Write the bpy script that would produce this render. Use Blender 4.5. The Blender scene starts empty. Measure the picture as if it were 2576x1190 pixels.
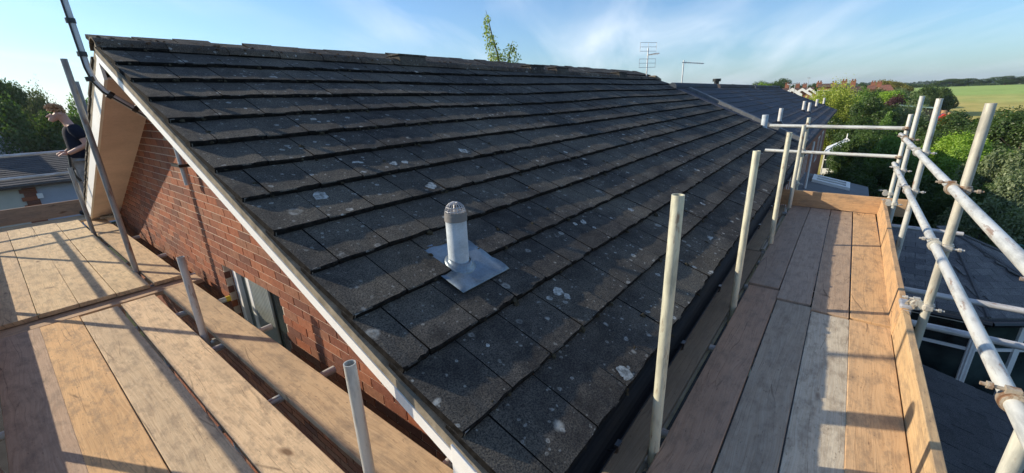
import bpy, math, random
import numpy as np
from mathutils import Matrix, Vector, noise
random.seed(7); rs = np.random.RandomState(11)
D = bpy.data; SC = bpy.context.scene; COL = SC.collection
# ------------------------------------------------------------------ camera, sky, sun, exposure
RW = np.array([[0.61752156, 0.26565647, -0.74033355], [-0.78588749, 0.16965076, -0.5946423], [-0.03237243, 0.94902332, 0.3135391]])
FPX = 1040.0
cam = D.cameras.new('camera'); cam.sensor_width = 36; cam.lens = FPX/2576*36; cam.clip_start = .05; cam.clip_end = 6000
co = D.objects.new('camera', cam); COL.objects.link(co); SC.camera = co
co.matrix_world = Matrix([[*RW[0], 0], [*RW[1], 0], [*RW[2], 0], [0, 0, 0, 1]])
SUN = Vector((-.45, .89, .427)).normalized()            # towards the sun
elev = math.asin(SUN.z); az = math.atan2(SUN.x, SUN.y)
SC.view_settings.view_transform = 'Standard'; SC.view_settings.look = 'None'
SC.view_settings.gamma = 1; SC.view_settings.exposure = .42
SC.view_settings.use_curve_mapping = False
w = D.worlds.new('World'); SC.world = w; w.use_nodes = True
sl = D.lights.new('sun', 'SUN'); sl.energy = 5.0; sl.angle = math.radians(.55); sl.color = (1, .87, .68)
so = D.objects.new('sun', sl); COL.objects.link(so); so.rotation_euler = (SUN).to_track_quat('Z', 'Y').to_euler()

def nd(t, typ, ins=None, **props):
    n = t.nodes.new(typ)
    for k, v in props.items(): setattr(n, k, v)
    for k, v in (ins or {}).items():
        s = n.inputs[k]
        if isinstance(v, bpy.types.NodeSocket): t.links.new(v, s)
        else:
            try: s.default_value = v
            except Exception: s.default_value = (*v, 1)
    return n
def ramp(t, fac, stops, interp='LINEAR'):
    n = t.nodes.new('ShaderNodeValToRGB'); t.links.new(fac, n.inputs[0]); e = n.color_ramp.elements; n.color_ramp.interpolation = interp
    while len(e) < len(stops): e.new(.5)
    for i, (p, c) in enumerate(stops):
        e[i].position = p; e[i].color = (*c, 1) if isinstance(c, tuple) else (c, c, c, 1)
    return n.outputs[0]
def mix(t, f, a, b, mode='MIX'):
    n = t.nodes.new('ShaderNodeMix'); n.data_type = 'RGBA'; n.blend_type = mode
    for s, v in ((n.inputs[0], f), (n.inputs[6], a), (n.inputs[7], b)):
        if isinstance(v, bpy.types.NodeSocket): t.links.new(v, s)
        else: s.default_value = v if isinstance(v, (int, float)) else (*v, 1)
    return n.outputs[2]
def mth(t, op, a, b=0.0, c=0.0):
    n = t.nodes.new('ShaderNodeMath'); n.operation = op
    for i, v in enumerate((a, b, c)):
        if isinstance(v, bpy.types.NodeSocket): t.links.new(v, n.inputs[i])
        else: n.inputs[i].default_value = v
    return n.outputs[0]
def vscale(t, v, s):
    return nd(t, 'ShaderNodeVectorMath', {0: v, 1: s}, operation='MULTIPLY').outputs[0]
def vadd(t, v, s):
    return nd(t, 'ShaderNodeVectorMath', {0: v, 1: s}, operation='ADD').outputs[0]
def noi(t, v, scale, detail=4, rough=.55, dist=0):
    return nd(t, 'ShaderNodeTexNoise', {'Vector': v, 'Scale': scale, 'Detail': detail, 'Roughness': rough, 'Distortion': dist}).outputs[0]

t = w.node_tree; t.nodes.clear()
sky = nd(t, 'ShaderNodeTexSky', sky_type='NISHITA', sun_disc=False, sun_elevation=elev, sun_rotation=az, altitude=60, air_density=1.15, dust_density=.55, ozone_density=3.2)
tc = nd(t, 'ShaderNodeTexCoord').outputs['Generated']
sep = nd(t, 'ShaderNodeSeparateXYZ', {0: tc})
zz = mth(t, 'ADD', mth(t, 'MAXIMUM', sep.outputs[2], 0.0), .16)
pl = nd(t, 'ShaderNodeCombineXYZ', {0: mth(t, 'DIVIDE', sep.outputs[0], zz), 1: mth(t, 'DIVIDE', sep.outputs[1], zz), 2: 0.0}).outputs[0]
rot = nd(t, 'ShaderNodeVectorRotate', {'Vector': pl, 'Angle': math.radians(-28)}, rotation_type='Z_AXIS').outputs[0]
n1 = noi(t, vscale(t, rot, (.40, 1.5, 1)), 1.1, 5, .50, .6)
n2 = noi(t, vscale(t, rot, (.5, .8, 1)), .8, 3, .5, .4)
cl = mth(t, 'MULTIPLY', ramp(t, n1, [(.42, 0.0), (.78, 1.0)]), ramp(t, n2, [(.36, 0.08), (.62, 1.0)]))
cl = mth(t, 'MULTIPLY', cl, .72)
up = ramp(t, sep.outputs[2], [(0.0, 1.0), (.5, 0.0)])
skyc = mix(t, 1.0, sky.outputs[0], (.69, .94, 1.20), 'MULTIPLY')
col = mix(t, cl, skyc, (7.6, 8.2, 8.9))
col = mix(t, mth(t, 'MULTIPLY', up, .12), col, (5.2, 6.2, 7.2))
bg = nd(t, 'ShaderNodeBackground', {'Color': col, 'Strength': .112})
t.links.new(bg.outputs[0], nd(t, 'ShaderNodeOutputWorld').inputs[0])

# ------------------------------------------------------------------ helpers
def ray(px, py):
    r = RW @ np.array([px-1288., -(py-595.), -FPX]); return r
def at(px, py, dist):                                   # point on the sight line at a horizontal distance
    r = ray(px, py); return Vector(r*(dist/math.hypot(r[0], r[1])))
def link(name, me, m=None, parent=None, loc=None):
    o = D.objects.new(name, me); COL.objects.link(o)
    if m is not None and me is not None and not me.materials: me.materials.append(m)
    if parent is not None: o.parent = parent
    if loc is not None: o.location = loc
    return o
def empty(name, loc=(0, 0, 0), label=None, cat=None, group=None, rz=0):
    o = D.objects.new(name, None); COL.objects.link(o); o.location = loc; o.rotation_euler.z = rz; o.empty_display_size = .1
    return tag(o, label, cat, group)
def tag(o, label=None, cat=None, group=None, kind=None):
    if label: o['label'] = label
    if cat: o['category'] = cat
    if group: o['group'] = group
    if kind: o['kind'] = kind
    return o
class MB:
    def __init__(s): s.v = []; s.f = []; s.r = []
    def add(s, vs, fs, r=None):
        b = len(s.v); s.v += [tuple(v) for v in vs]; s.f += [tuple(i+b for i in f) for f in fs]; s.r += [random.random() if r is None else r]*len(fs); return s
    def box(s, a, b, M=None, r=None):
        (x0, y0, z0), (x1, y1, z1) = a, b
        vs = [Vector(p) for p in ((x0,y0,z0),(x1,y0,z0),(x1,y1,z0),(x0,y1,z0),(x0,y0,z1),(x1,y0,z1),(x1,y1,z1),(x0,y1,z1))]
        if M: vs = [M @ p for p in vs]
        return s.add(vs, [(0,3,2,1),(4,5,6,7),(0,1,5,4),(1,2,6,5),(2,3,7,6),(3,0,4,7)], r)
    def prism(s, poly, h):                               # poly: 3D points (planar), h: offset vector
        n = len(poly); h = Vector(h); a = [Vector(p) for p in poly]; b = [p+h for p in a]
        return s.add(a+b, [tuple(range(n))[::-1], tuple(range(n, 2*n))]+[(i, (i+1) % n, (i+1) % n+n, i+n) for i in range(n)])
    def tube(s, p0, p1, r, n=12, r1=None, cap=True):
        p0, p1 = Vector(p0), Vector(p1); r1 = r if r1 is None else r1
        z = (p1-p0).normalized(); x = z.orthogonal().normalized(); y = z.cross(x)
        c = [(x*math.cos(2*math.pi*k/n)+y*math.sin(2*math.pi*k/n)) for k in range(n)]
        vs = [p0+q*r for q in c]+[p1+q*r1 for q in c]
        fs = [(k, (k+1) % n, (k+1) % n+n, k+n) for k in range(n)]
        if cap: fs += [tuple(range(n))[::-1], tuple(range(n, 2*n))]
        return s.add(vs, fs)
    def path(s, pts, r, n=10):
        pts = [Vector(p) for p in pts]; rings = []
        x = None
        for i, p in enumerate(pts):
            d = (pts[min(i+1, len(pts)-1)]-pts[max(i-1, 0)]).normalized()
            x = d.orthogonal().normalized() if x is None else (x-d*x.dot(d)).normalized(); y = d.cross(x)
            rr = r[i] if isinstance(r, (list, tuple)) else r
            rings.append([p+(x*math.cos(2*math.pi*k/n)+y*math.sin(2*math.pi*k/n))*rr for k in range(n)])
        vs = [q for R in rings for q in R]; m = len(pts)
        fs = [(i*n+k, i*n+(k+1) % n, (i+1)*n+(k+1) % n, (i+1)*n+k) for i in range(m-1) for k in range(n)]
        fs += [tuple(range(n))[::-1], tuple(range((m-1)*n, m*n))]
        return s.add(vs, fs)
    def mesh(s, name, m=None, smooth=False, bevel=0):
        me = D.meshes.new(name); me.from_pydata(s.v, [], s.f)
        at_ = me.attributes.new('rnd', 'FLOAT', 'FACE'); at_.data.foreach_set('value', s.r)
        if m: me.materials.append(m)
        if smooth: me.polygons.foreach_set('use_smooth', [True]*len(me.polygons)); me.set_sharp_from_angle(angle=math.radians(40))
        me.update(); return me
    def build(s, name, m, parent=None, smooth=False, bevel=0, loc=None):
        o = link(name, s.mesh(name, m, smooth), None, parent, loc)
        if bevel:
            b = o.modifiers.new('bevel', 'BEVEL'); b.width = bevel; b.segments = 2; b.limit_method = 'ANGLE'
        return o

# ------------------------------------------------------------------ materials
def newmat(name):
    m = D.materials.new(name); m.use_nodes = True; t = m.node_tree; t.nodes.clear()
    out = t.nodes.new('ShaderNodeOutputMaterial'); return m, t, out
def fin(t, out, colr, rough=.8, bump=None, bs=.5, bd=.01, metal=0.0, **kw):
    ins = {'Base Color': colr, 'Roughness': rough, 'Metallic': metal}; ins.update(kw)
    b = nd(t, 'ShaderNodeBsdfPrincipled', ins)
    if bump is not None:
        n = nd(t, 'ShaderNodeBump', {'Height': bump, 'Strength': bs, 'Distance': bd}); t.links.new(n.outputs[0], b.inputs['Normal'])
    t.links.new(b.outputs[0], out.inputs[0]); return b
def rndval(t):
    oi = nd(t, 'ShaderNodeObjectInfo'); a = nd(t, 'ShaderNodeAttribute', attribute_name='rnd')
    return mth(t, 'FRACT', mth(t, 'ADD', mth(t, 'MULTIPLY', oi.outputs['Random'], 7.31), a.outputs['Fac'])), oi
def plain(name, c, rough=.7, metal=0, var=.12, scale=8, spec=.5):
    m, t, out = newmat(name); o = nd(t, 'ShaderNodeTexCoord').outputs['Object']
    n = noi(t, o, scale, 5); g = noi(t, o, scale*14, 3)
    f = mth(t, 'ADD', mth(t, 'MULTIPLY', n, 1.0), mth(t, 'MULTIPLY', g, .4))
    c1 = tuple(x*(1-var*2) for x in c); c2 = tuple(min(1, x*(1+var*1.6)) for x in c)
    fin(t, out, ramp(t, f, [(.4, c1), (1.0, c2)]), rough, g, .15, .004, metal, **{'Specular IOR Level': spec})
    return m

def mat_wood():
    m, t, out = newmat('scaffold_board_wood')
    o = nd(t, 'ShaderNodeTexCoord').outputs['Object']; oi = nd(t, 'ShaderNodeObjectInfo')
    off = nd(t, 'ShaderNodeCombineXYZ', {0: mth(t, 'MULTIPLY', oi.outputs['Random'], 37.0), 1: mth(t, 'MULTIPLY', oi.outputs['Random'], 91.0), 2: 0.0}).outputs[0]
    p = vadd(t, o, off)
    warp = noi(t, vscale(t, p, (1.3, 5, 5)), 1.0, 2)
    pw = vadd(t, p, nd(t, 'ShaderNodeCombineXYZ', {0: 0.0, 1: mth(t, 'MULTIPLY', warp, .10), 2: 0.0}).outputs[0])
    grain = noi(t, vscale(t, pw, (1.0, 34, 34)), 3.0, 6, .7)
    fine = noi(t, vscale(t, pw, (5, 130, 130)), 3.0, 3, .6)
    rings = nd(t, 'ShaderNodeTexWave', {'Vector': vscale(t, pw, (.35, 14, 3)), 'Scale': 2.2, 'Distortion': 5.5, 'Detail': 3, 'Detail Scale': .8}, wave_type='BANDS', bands_direction='Y').outputs['Fac']
    blot = noi(t, vscale(t, p, (1.2, 3, 3)), 1.6, 6, .65)
    dirt = noi(t, vscale(t, p, (2.2, 5, 5)), 3.0, 8, .72)
    kn = nd(t, 'ShaderNodeTexVoronoi', {'Vector': vadd(t, vscale(t, p, (2.1, 6.0, 1)), nd(t, 'ShaderNodeCombineXYZ', {0: warp, 1: warp, 2: 0.0}).outputs[0]), 'Scale': 1.0, 'Randomness': 1.0})
    knot = ramp(t, kn.outputs['Distance'], [(.045, 1.0), (.11, 0.0)])
    knot = mth(t, 'MULTIPLY', knot, mth(t, 'GREATER_THAN', nd(t, 'ShaderNodeSeparateColor', {0: kn.outputs['Color']}).outputs[0], .55))
    saw = nd(t, 'ShaderNodeTexWave', {'Vector': vscale(t, p, (1, .25, 0)), 'Scale': 38.0, 'Distortion': 6.0, 'Detail': 2}, bands_direction='X').outputs['Fac']
    base = oi.outputs['Color']
    c = mix(t, mth(t, 'MULTIPLY', ramp(t, grain, [(.36, 1.0), (.60, 0.0)]), .44), base, mix(t, 1.0, base, (.50, .40, .33), 'MULTIPLY'))
    c = mix(t, mth(t, 'MULTIPLY', ramp(t, rings, [(.0, 1.0), (.35, 0.0)]), .17), c, mix(t, 1.0, base, (.60, .44, .32), 'MULTIPLY'))
    c = mix(t, ramp(t, blot, [(.40, 0.0), (.70, .6)]), c, mix(t, 1.0, base, (1.18, 1.12, 1.05), 'MULTIPLY'))
    c = mix(t, ramp(t, dirt, [(.47, 0.0), (.57, .34), (.70, .70)]), c, (.18, .14, .105))
    spk = noi(t, vscale(t, p, (9, 26, 26)), 3.0, 4, .6)
    c = mix(t, ramp(t, spk, [(.63, 0.0), (.70, .55)]), c, (.10, .07, .05))
    c = mix(t, mth(t, 'MULTIPLY', knot, .8), c, (.10, .045, .022))
    stain = noi(t, vscale(t, p, (.9, 2.2, 1)), 1.1, 5, .6)
    c = mix(t, ramp(t, stain, [(.30, .55), (.45, 0.0)]), c, mix(t, 1.0, base, (.62, .60, .60), 'MULTIPLY'))
    crk = nd(t, 'ShaderNodeTexVoronoi', {'Vector': vscale(t, pw, (.8, 16, 1)), 'Scale': 1.0}, feature='DISTANCE_TO_EDGE').outputs['Distance']
    c = mix(t, mth(t, 'MULTIPLY', ramp(t, crk, [(.0, 1.0), (.022, 0.0)]), ramp(t, blot, [(.5, 0.0), (.62, .75)])), c, (.07, .045, .03))
    c = mix(t, ramp(t, saw, [(.0, .12), (.5, 0.0)]), c, (.16, .11, .08))
    h = mth(t, 'ADD', mth(t, 'MULTIPLY', grain, .8), mth(t, 'ADD', mth(t, 'MULTIPLY', fine, .3), mth(t, 'MULTIPLY', dirt, .6)))
    fin(t, out, c, .86, h, .55, .004, **{'Specular IOR Level': .25}); return m
def mat_steel(name, c, rust=.0, metal=.5, rough=.5):
    m, t, out = newmat(name); o = nd(t, 'ShaderNodeTexCoord').outputs['Object']; oi = nd(t, 'ShaderNodeObjectInfo')
    p = vadd(t, o, nd(t, 'ShaderNodeCombineXYZ', {0: mth(t, 'MULTIPLY', oi.outputs['Random'], 31.0), 1: 0.0, 2: mth(t, 'MULTIPLY', oi.outputs['Random'], 57.0)}).outputs[0])
    a = noi(t, vscale(t, p, (22, 22, 5)), 1.0, 6, .65); b = noi(t, vscale(t, p, (1, 1, .5)), 6.0, 5); sp = noi(t, p, 120, 3)
    base = mix(t, 1.0, oi.outputs['Color'], c, 'MULTIPLY')
    cc = mix(t, ramp(t, a, [(.38, .75), (.55, 0.0)]), base, mix(t, 1.0, base, (.52, .53, .55), 'MULTIPLY'))
    cc = mix(t, ramp(t, b, [(.5, 0.0), (.7, .5)]), cc, mix(t, 1.0, base, (1.25, 1.22, 1.15), 'MULTIPLY'))
    cc = mix(t, ramp(t, noi(t, vscale(t, p, (14, 14, 3)), 2.0, 5, .7), [(.60-rust, 0.0), (.70-rust, .75)]), cc, (.20, .085, .03))
    r = ramp(t, a, [(.3, rough+.12), (.7, rough-.08)])
    fin(t, out, cc, r, mth(t, 'ADD', sp, a), .12, .002, metal); return m
def mat_tile(name, base1, base2, tan, lichen=1.0, patch=None):
    m, t, out = newmat(name); g = nd(t, 'ShaderNodeNewGeometry').outputs['Position']; rv, oi = rndval(t)
    big = noi(t, g, 1.1, 5, .6); med = noi(t, g, 9, 6, .65); fine = noi(t, g, 150, 3, .7); fin2 = noi(t, g, 420, 2, .6)
    c = mix(t, ramp(t, med, [(.35, 0.0), (.68, 1.0)]), base1, base2)
    c = mix(t, mth(t, 'MULTIPLY', rv, .55), c, mix(t, 1.0, c, (.42, .42, .44), 'MULTIPLY'))
    if patch: c = mix(t, mth(t, 'GREATER_THAN', rv, .58), c, patch)
    c = mix(t, ramp(t, big, [(.42, 0.0), (.66, .55)]), c, tan)
    c = mix(t, ramp(t, fine, [(.46, .0), (.60, .85)]), c, mix(t, 1.0, c, (2.3, 2.2, 1.95), 'MULTIPLY'))
    c = mix(t, ramp(t, fine, [(.36, .7), (.46, 0.0)]), c, (.012, .012, .012))
    if lichen:
        jit = nd(t, 'ShaderNodeTexNoise', {'Vector': g, 'Scale': 22.0, 'Detail': 4}).outputs['Color']
        gj = vadd(t, g, vscale(t, jit, (.035, .035, .035)))
        dens = ramp(t, noi(t, g, .9, 3), [(.38, .35), (.62, 1.0)])
        for sc, thr, lo, hi, colr, amt in ((7.0, .72, .16, .23, (.50, .50, .45), .85), (15.0, .60, .17, .25, (.46, .47, .44), .8), (34.0, .58, .20, .30, (.42, .42, .38), .75), (10.0, .80, .12, .2, (.012, .012, .012), .75)):
            v = nd(t, 'ShaderNodeTexVoronoi', {'Vector': vadd(t, gj, (sc, 0, 0)), 'Scale': sc, 'Randomness': 1.0})
            s = nd(t, 'ShaderNodeSeparateColor', {0: v.outputs['Color']})
            pick = mth(t, 'GREATER_THAN', s.outputs[0], thr)
            r = mth(t, 'MULTIPLY', v.outputs['Distance'], mth(t, 'ADD', mth(t, 'MULTIPLY', s.outputs[1], 1.6), .75))
            disc = ramp(t, r, [(lo, 1.0), (hi, 0.0)])
            ring = ramp(t, r, [(0.0, .75), (lo*.55, .45), (lo*.8, 1.0)])
            f = mth(t, 'MULTIPLY', mth(t, 'MULTIPLY', disc, pick), mth(t, 'MULTIPLY', ring, amt*lichen))
            f = mth(t, 'MULTIPLY', f, ramp(t, med, [(.40, .35), (.52, 1.0)]))
            f = mth(t, 'MULTIPLY', f, dens)
            c = mix(t, f, c, colr)
    h = mth(t, 'ADD', mth(t, 'MULTIPLY', fine, 1.0), mth(t, 'ADD', mth(t, 'MULTIPLY', med, 1.2), mth(t, 'MULTIPLY', fin2, .4)))
    fin(t, out, c, .95, h, .8, .006, **{'Specular IOR Level': .2}); return m
def mat_brick(name, cs, mott=.5):
    m, t, out = newmat(name); g = nd(t, 'ShaderNodeNewGeometry').outputs['Position']; rv, oi = rndval(t)
    c = ramp(t, rv, [(i/(len(cs)), x) for i, x in enumerate(cs)], 'CONSTANT')
    n = noi(t, g, 24, 6, .7); f = noi(t, g, 190, 3, .7)
    c = mix(t, ramp(t, n, [(.40, mott), (.62, 0.0)]), c, mix(t, 1.0, c, (.5, .42, .38), 'MULTIPLY'))
    c = mix(t, ramp(t, f, [(.55, 0.0), (.75, .5)]), c, (.32, .19, .13))
    fin(t, out, c, .9, mth(t, 'ADD', n, f), .6, .004, **{'Specular IOR Level': .2}); return m
def mat_leaf(name, c=(1, 1, 1)):
    m, t, out = newmat(name); oi = nd(t, 'ShaderNodeObjectInfo'); a = nd(t, 'ShaderNodeAttribute', attribute_name='rnd')
    g = nd(t, 'ShaderNodeNewGeometry').outputs['Position']
    base = mix(t, 1.0, oi.outputs['Color'], c, 'MULTIPLY')
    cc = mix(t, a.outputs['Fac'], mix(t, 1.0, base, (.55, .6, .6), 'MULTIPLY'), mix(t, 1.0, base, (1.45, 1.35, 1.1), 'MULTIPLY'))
    cc = mix(t, ramp(t, noi(t, g, .5, 3), [(.4, 0.0), (.65, .5)]), cc, mix(t, 1.0, base, (1.5, 1.3, .8), 'MULTIPLY'))
    d = nd(t, 'ShaderNodeBsdfDiffuse', {'Color': cc}); tr = nd(t, 'ShaderNodeBsdfTranslucent', {'Color': mix(t, 1.0, cc, (1.3, 1.5, .6), 'MULTIPLY')})
    gl = nd(t, 'ShaderNodeBsdfGlossy', {'Color': (.5, .5, .5, 1), 'Roughness': .45})
    x = nd(t, 'ShaderNodeMixShader', {0: .35, 1: d.outputs[0], 2: tr.outputs[0]}); y = nd(t, 'ShaderNodeMixShader', {0: .04, 1: x.outputs[0], 2: gl.outputs[0]})
    t.links.new(y.outputs[0], out.inputs[0]); return m

WOOD = mat_wood()
STEEL = mat_steel('galvanised_steel', (.53, .53, .505), .02, .22, .5)
RUST = mat_steel('rusty_coupler_steel', (.42, .36, .28), .14, .3, .6)
ZINC = mat_steel('zinc_coupler_steel', (.60, .58, .52), .02, .5, .45)
TILE = mat_tile('weathered_concrete_tile', (.029, .028, .0275), (.068, .064, .059), (.112, .102, .084), 1.0)
TILE2 = mat_tile('blue_grey_tile', (.050, .064, .085), (.070, .082, .102), (.065, .068, .08), 0, (.062, .066, .082))
TILE3 = mat_tile('brown_grey_tile', (.058, .054, .060), (.092, .080, .082), (.08, .07, .065), 0, (.072, .082, .105))
SLATE = mat_tile('grey_slate', (.10, .103, .110), (.155, .157, .162), (.13, .13, .13), 0, (.085, .088, .096))
SHING = mat_tile('dark_shingle', (.046, .048, .054), (.066, .069, .076), (.06, .062, .067), 0)
BRICK = mat_brick('red_brick', [(.30, .112, .060), (.24, .094, .056), (.35, .135, .070), (.175, .074, .050), (.33, .113, .056), (.28, .13, .078), (.22, .080, .048)])
def mat_mortar():
    m, t, out = newmat('brick_mortar'); g = nd(t, 'ShaderNodeNewGeometry').outputs['Position']
    n = noi(t, g, 30, 5); fin(t, out, ramp(t, n, [(.3, (.44, .34, .25)), (.7, (.60, .47, .36))]), .95, n, .5, .004); return m
MORT = mat_mortar()
BEDD = plain('verge_mortar_bedding', (.25, .215, .16), .95, var=.3, scale=14, spec=.1)
WHITE = plain('white_upvc', (.80, .79, .75), .45, var=.04, scale=3)
GWHITE = plain('weathered_white_paint', (.62, .62, .60), .6, var=.15, scale=6)
SOFF = plain('peach_painted_soffit', (.68, .56, .49), .8, var=.10, scale=3)
BLACK = plain('black_plastic', (.012, .012, .013), .35, var=.2)
LEAD = plain('lead_sheet', (.19, .235, .27), .42, .55, var=.28, scale=7)
PIPEW = plain('weathered_vent_pipe', (.50, .56, .60), .7, var=.18, scale=10)
CAGE = plain('vent_cage_plastic', (.20, .19, .18), .6)
ALU = plain('aluminium_mast', (.50, .51, .52), .45, .5, var=.15, scale=9)
BARK = plain('bark', (.12, .09, .065), .95, var=.3, scale=12, spec=.1)
SKIN = plain('skin', (.55, .30, .22), .6, var=.06)
NAVY = plain('navy_cotton', (.018, .021, .034), .9, var=.15, spec=.1)
GREYT = plain('grey_work_trousers', (.27, .26, .25), .9, var=.2, scale=14, spec=.1)
HAIR = plain('brown_hair', (.40, .22, .10), .7, var=.45, scale=40)
BOOT = plain('black_boot', (.015, .014, .014), .6)
GRED = plain('glossy_red_plastic', (.62, .03, .02), .4)
YEL = plain('yellow_plastic', (.70, .48, .03), .5)
SOIL = plain('bare_orange_soil', (.42, .24, .12), .95, var=.2, scale=1)
CREAM = plain('cream_render', (.50, .48, .40), .9, var=.06, scale=2)
GARAGE = plain('pale_blue_garage_door', (.34, .38, .44), .5, var=.06, scale=1)
STONE = plain('garden_stone', (.40, .34, .28), .9, var=.2, scale=3)
TAPE = plain('silver_tape', (.42, .42, .43), .4, .3, var=.3, scale=20)
RAG = plain('dirty_fabric_strip', (.34, .29, .22), .95, var=.3, scale=25)
CURT = plain('pale_curtain', (.36, .38, .34), .9, var=.1)
FDARK = plain('dark_fence', (.035, .030, .028), .9, var=.3)
GREENM = plain('green_mesh', (.03, .13, .10), .7)
ORTILE = mat_tile('orange_clay_tile', (.15, .070, .050), (.20, .09, .065), (.17, .09, .07), 0)
BRTILE = mat_tile('brown_clay_tile', (.075, .048, .040), (.11, .07, .055), (.09, .06, .05), 0)
FBRICK = mat_brick('far_orange_brick', [(.30, .13, .08), (.27, .12, .075), (.32, .14, .085)], .2)
LEAF = mat_leaf('leaves')
def mat_glass():
    m, t, out = newmat('dark_window_glass'); o = nd(t, 'ShaderNodeTexCoord').outputs['Object']
    fin(t, out, ramp(t, noi(t, o, 1.5, 4), [(.35, (.008, .012, .013)), (.7, (.05, .075, .07))]), .06); return m
GLASS = mat_glass()

# ------------------------------------------------------------------ ground, field, far land
GZ = -6.6
def GH(x, y):
    d = math.hypot(x, y); k = min(1, max(0, (x-60)/340)); return GZ+k*k*(3-2*k)*5.5+(max(0, d-600)/1000.)**1.3*3.0*(1+.6*noise.noise(Vector((x/900, y/900, 3))))
def ground():
    m, t, out = newmat('grass_land'); g = nd(t, 'ShaderNodeNewGeometry').outputs['Position']
    s = nd(t, 'ShaderNodeSeparateXYZ', {0: g})
    wob = noi(t, vscale(t, g, (.006, .012, 1)), 1.0, 4)
    d = mth(t, 'ADD', mth(t, 'DIVIDE', s.outputs[0], 400.0), mth(t, 'MULTIPLY', mth(t, 'SUBTRACT', wob, .5), .45))
    n = noi(t, vscale(t, g, (.05, .12, 1)), 1.0, 8, .7); fn = noi(t, g, 1.8, 6, .7)
    gold = mix(t, ramp(t, n, [(.35, 0.0), (.65, 1.0)]), (.34, .32, .085), (.56, .45, .15))
    green = mix(t, ramp(t, n, [(.35, 0.0), (.65, 1.0)]), (.27, .38, .095), (.36, .47, .13))
    c = mix(t, ramp(t, d, [(.40, 0.0), (.56, 1.0)]), gold, green)
    yard = mix(t, ramp(t, fn, [(.4, 0.0), (.62, 1.0)]), (.030, .040, .016), (.075, .085, .035))
    c = mix(t, ramp(t, d, [(.10, 0.0), (.135, 1.0)]), yard, c)
    c = mix(t, ramp(t, fn, [(.45, 0.0), (.7, .4)]), c, mix(t, 1.0, c, (.55, .6, .5), 'MULTIPLY'))
    fin(t, out, c, .95, fn, .4, .1, **{'Specular IOR Level': .1})
    N = 120; vs = []; fs = []
    xs = np.sign(np.linspace(-1, 1, N+1))*np.abs(np.linspace(-1, 1, N+1))**3*4200
    for y in xs:
        for x in xs:
            vs.append((x, y, GH(x, y)))
    for j in range(N):
        for i in range(N): a = j*(N+1)+i; fs.append((a, a+1, a+N+2, a+N+1))
    mb = MB(); mb.add(vs, fs, 0); o = mb.build('ground', m, smooth=True); tag(o, kind='structure')
ground()

pt = MB().box((-8, -7, GZ+.004), (36, 16, GZ+.03)).build('yard_shade_sheet', plain('painted_yard_shade', (.032, .03, .028), .95, var=.3, scale=2, spec=.1)); tag(pt, kind='structure')  # dark sheet added so gaps between boards look shaded

# ------------------------------------------------------------------ trees
def leaf_mesh(name, blobs, n, size, droop=0.0, gaps=.35, norm=False):
    """leaf-sized quads scattered through the volume of many lumps"""
    cs = np.array([b[:3] for b in blobs]); rr = np.array([b[3] for b in blobs]); p = rr**2/np.sum(rr**2)
    k = rs.choice(len(blobs), n, p=p); d = rs.normal(size=(n, 3)); d /= np.linalg.norm(d, axis=1)[:, None]
    rad = rr[k]*(1-rs.rand(n)**2*.40)*(1+.11*rs.normal(size=n))
    c = cs[k]+d*rad[:, None]*np.array([1, 1, .85])
    c[:, 2] -= droop*rs.rand(n)*rr[k]
    keep = np.array([noise.noise(Vector(q)*2.2/max(.3, rr.mean())) for q in c]) > -gaps
    c = c[keep]; d = d[keep]; n = len(c)
    nrm = d+rs.normal(size=(n, 3))*.75; nrm[:, 2] += .25; nrm /= np.linalg.norm(nrm, axis=1)[:, None]
    a = np.cross(nrm, rs.normal(size=(n, 3))); a /= np.linalg.norm(a, axis=1)[:, None]; b = np.cross(nrm, a)
    s = size*(.55+.9*rs.rand(n))[:, None]; bs = .62
    if norm:
        q = np.percentile(np.hypot(c[:, 0], c[:, 1]), 96); zt = np.percentile(c[:, 2], 99.5); c = c*np.array([.5/q, .5/q, 1/zt])
    V = np.stack([c-a*s, c-b*s*bs+nrm*s*.12, c+a*s, c+b*s*bs+nrm*s*.12], 1).reshape(-1, 3)
    me = D.meshes.new(name); me.vertices.add(4*n); me.vertices.foreach_set('co', V.ravel())
    me.loops.add(4*n); me.loops.foreach_set('vertex_index', np.arange(4*n)); me.polygons.add(n); me.polygons.foreach_set('loop_start', np.arange(0, 4*n, 4))
    me.update(calc_edges=True)
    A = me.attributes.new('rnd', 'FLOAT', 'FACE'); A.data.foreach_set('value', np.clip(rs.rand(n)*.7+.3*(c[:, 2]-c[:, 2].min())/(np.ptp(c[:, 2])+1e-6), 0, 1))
    me.materials.append(LEAF); return me
def crown_blobs(n, rx, rz, cz, r):
    out = []
    for i in range(n):
        while True:
            q = rs.uniform(-1, 1, 3)
            if np.dot(q, q) < 1: break
        q /= max(.35, np.linalg.norm(q))**.35
        out.append((q[0]*rx, q[1]*rx, cz+q[2]*rz, r*(.6+.8*rs.rand())))
    return out
def trunk_mesh(h, r, spread, nl=7):
    mb = MB(); mb.path([(0, 0, 0), (r*.3, 0, h*.3), (-r*.2, r*.3, h*.65), (0, 0, h)], [r, r*.8, r*.6, r*.25], 8)
    for i in range(nl):
        a = i*2.4; z = h*(.3+.5*i/nl); e = Vector((math.cos(a)*spread, math.sin(a)*spread, z+h*.28))
        mb.path([(0, 0, z), (e.x*.5, e.y*.5, z+h*.1), e], [r*.4, r*.25, r*.08], 6)
    return mb.mesh('trunk', BARK, True)
CR = {}; 
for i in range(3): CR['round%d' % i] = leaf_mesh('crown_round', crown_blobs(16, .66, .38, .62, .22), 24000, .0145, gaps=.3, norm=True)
for i in range(2): CR['bush%d' % i] = leaf_mesh('crown_bush', crown_blobs(14, .80, .34, .42, .25), 24000, .0155, gaps=.4, norm=True)
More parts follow.
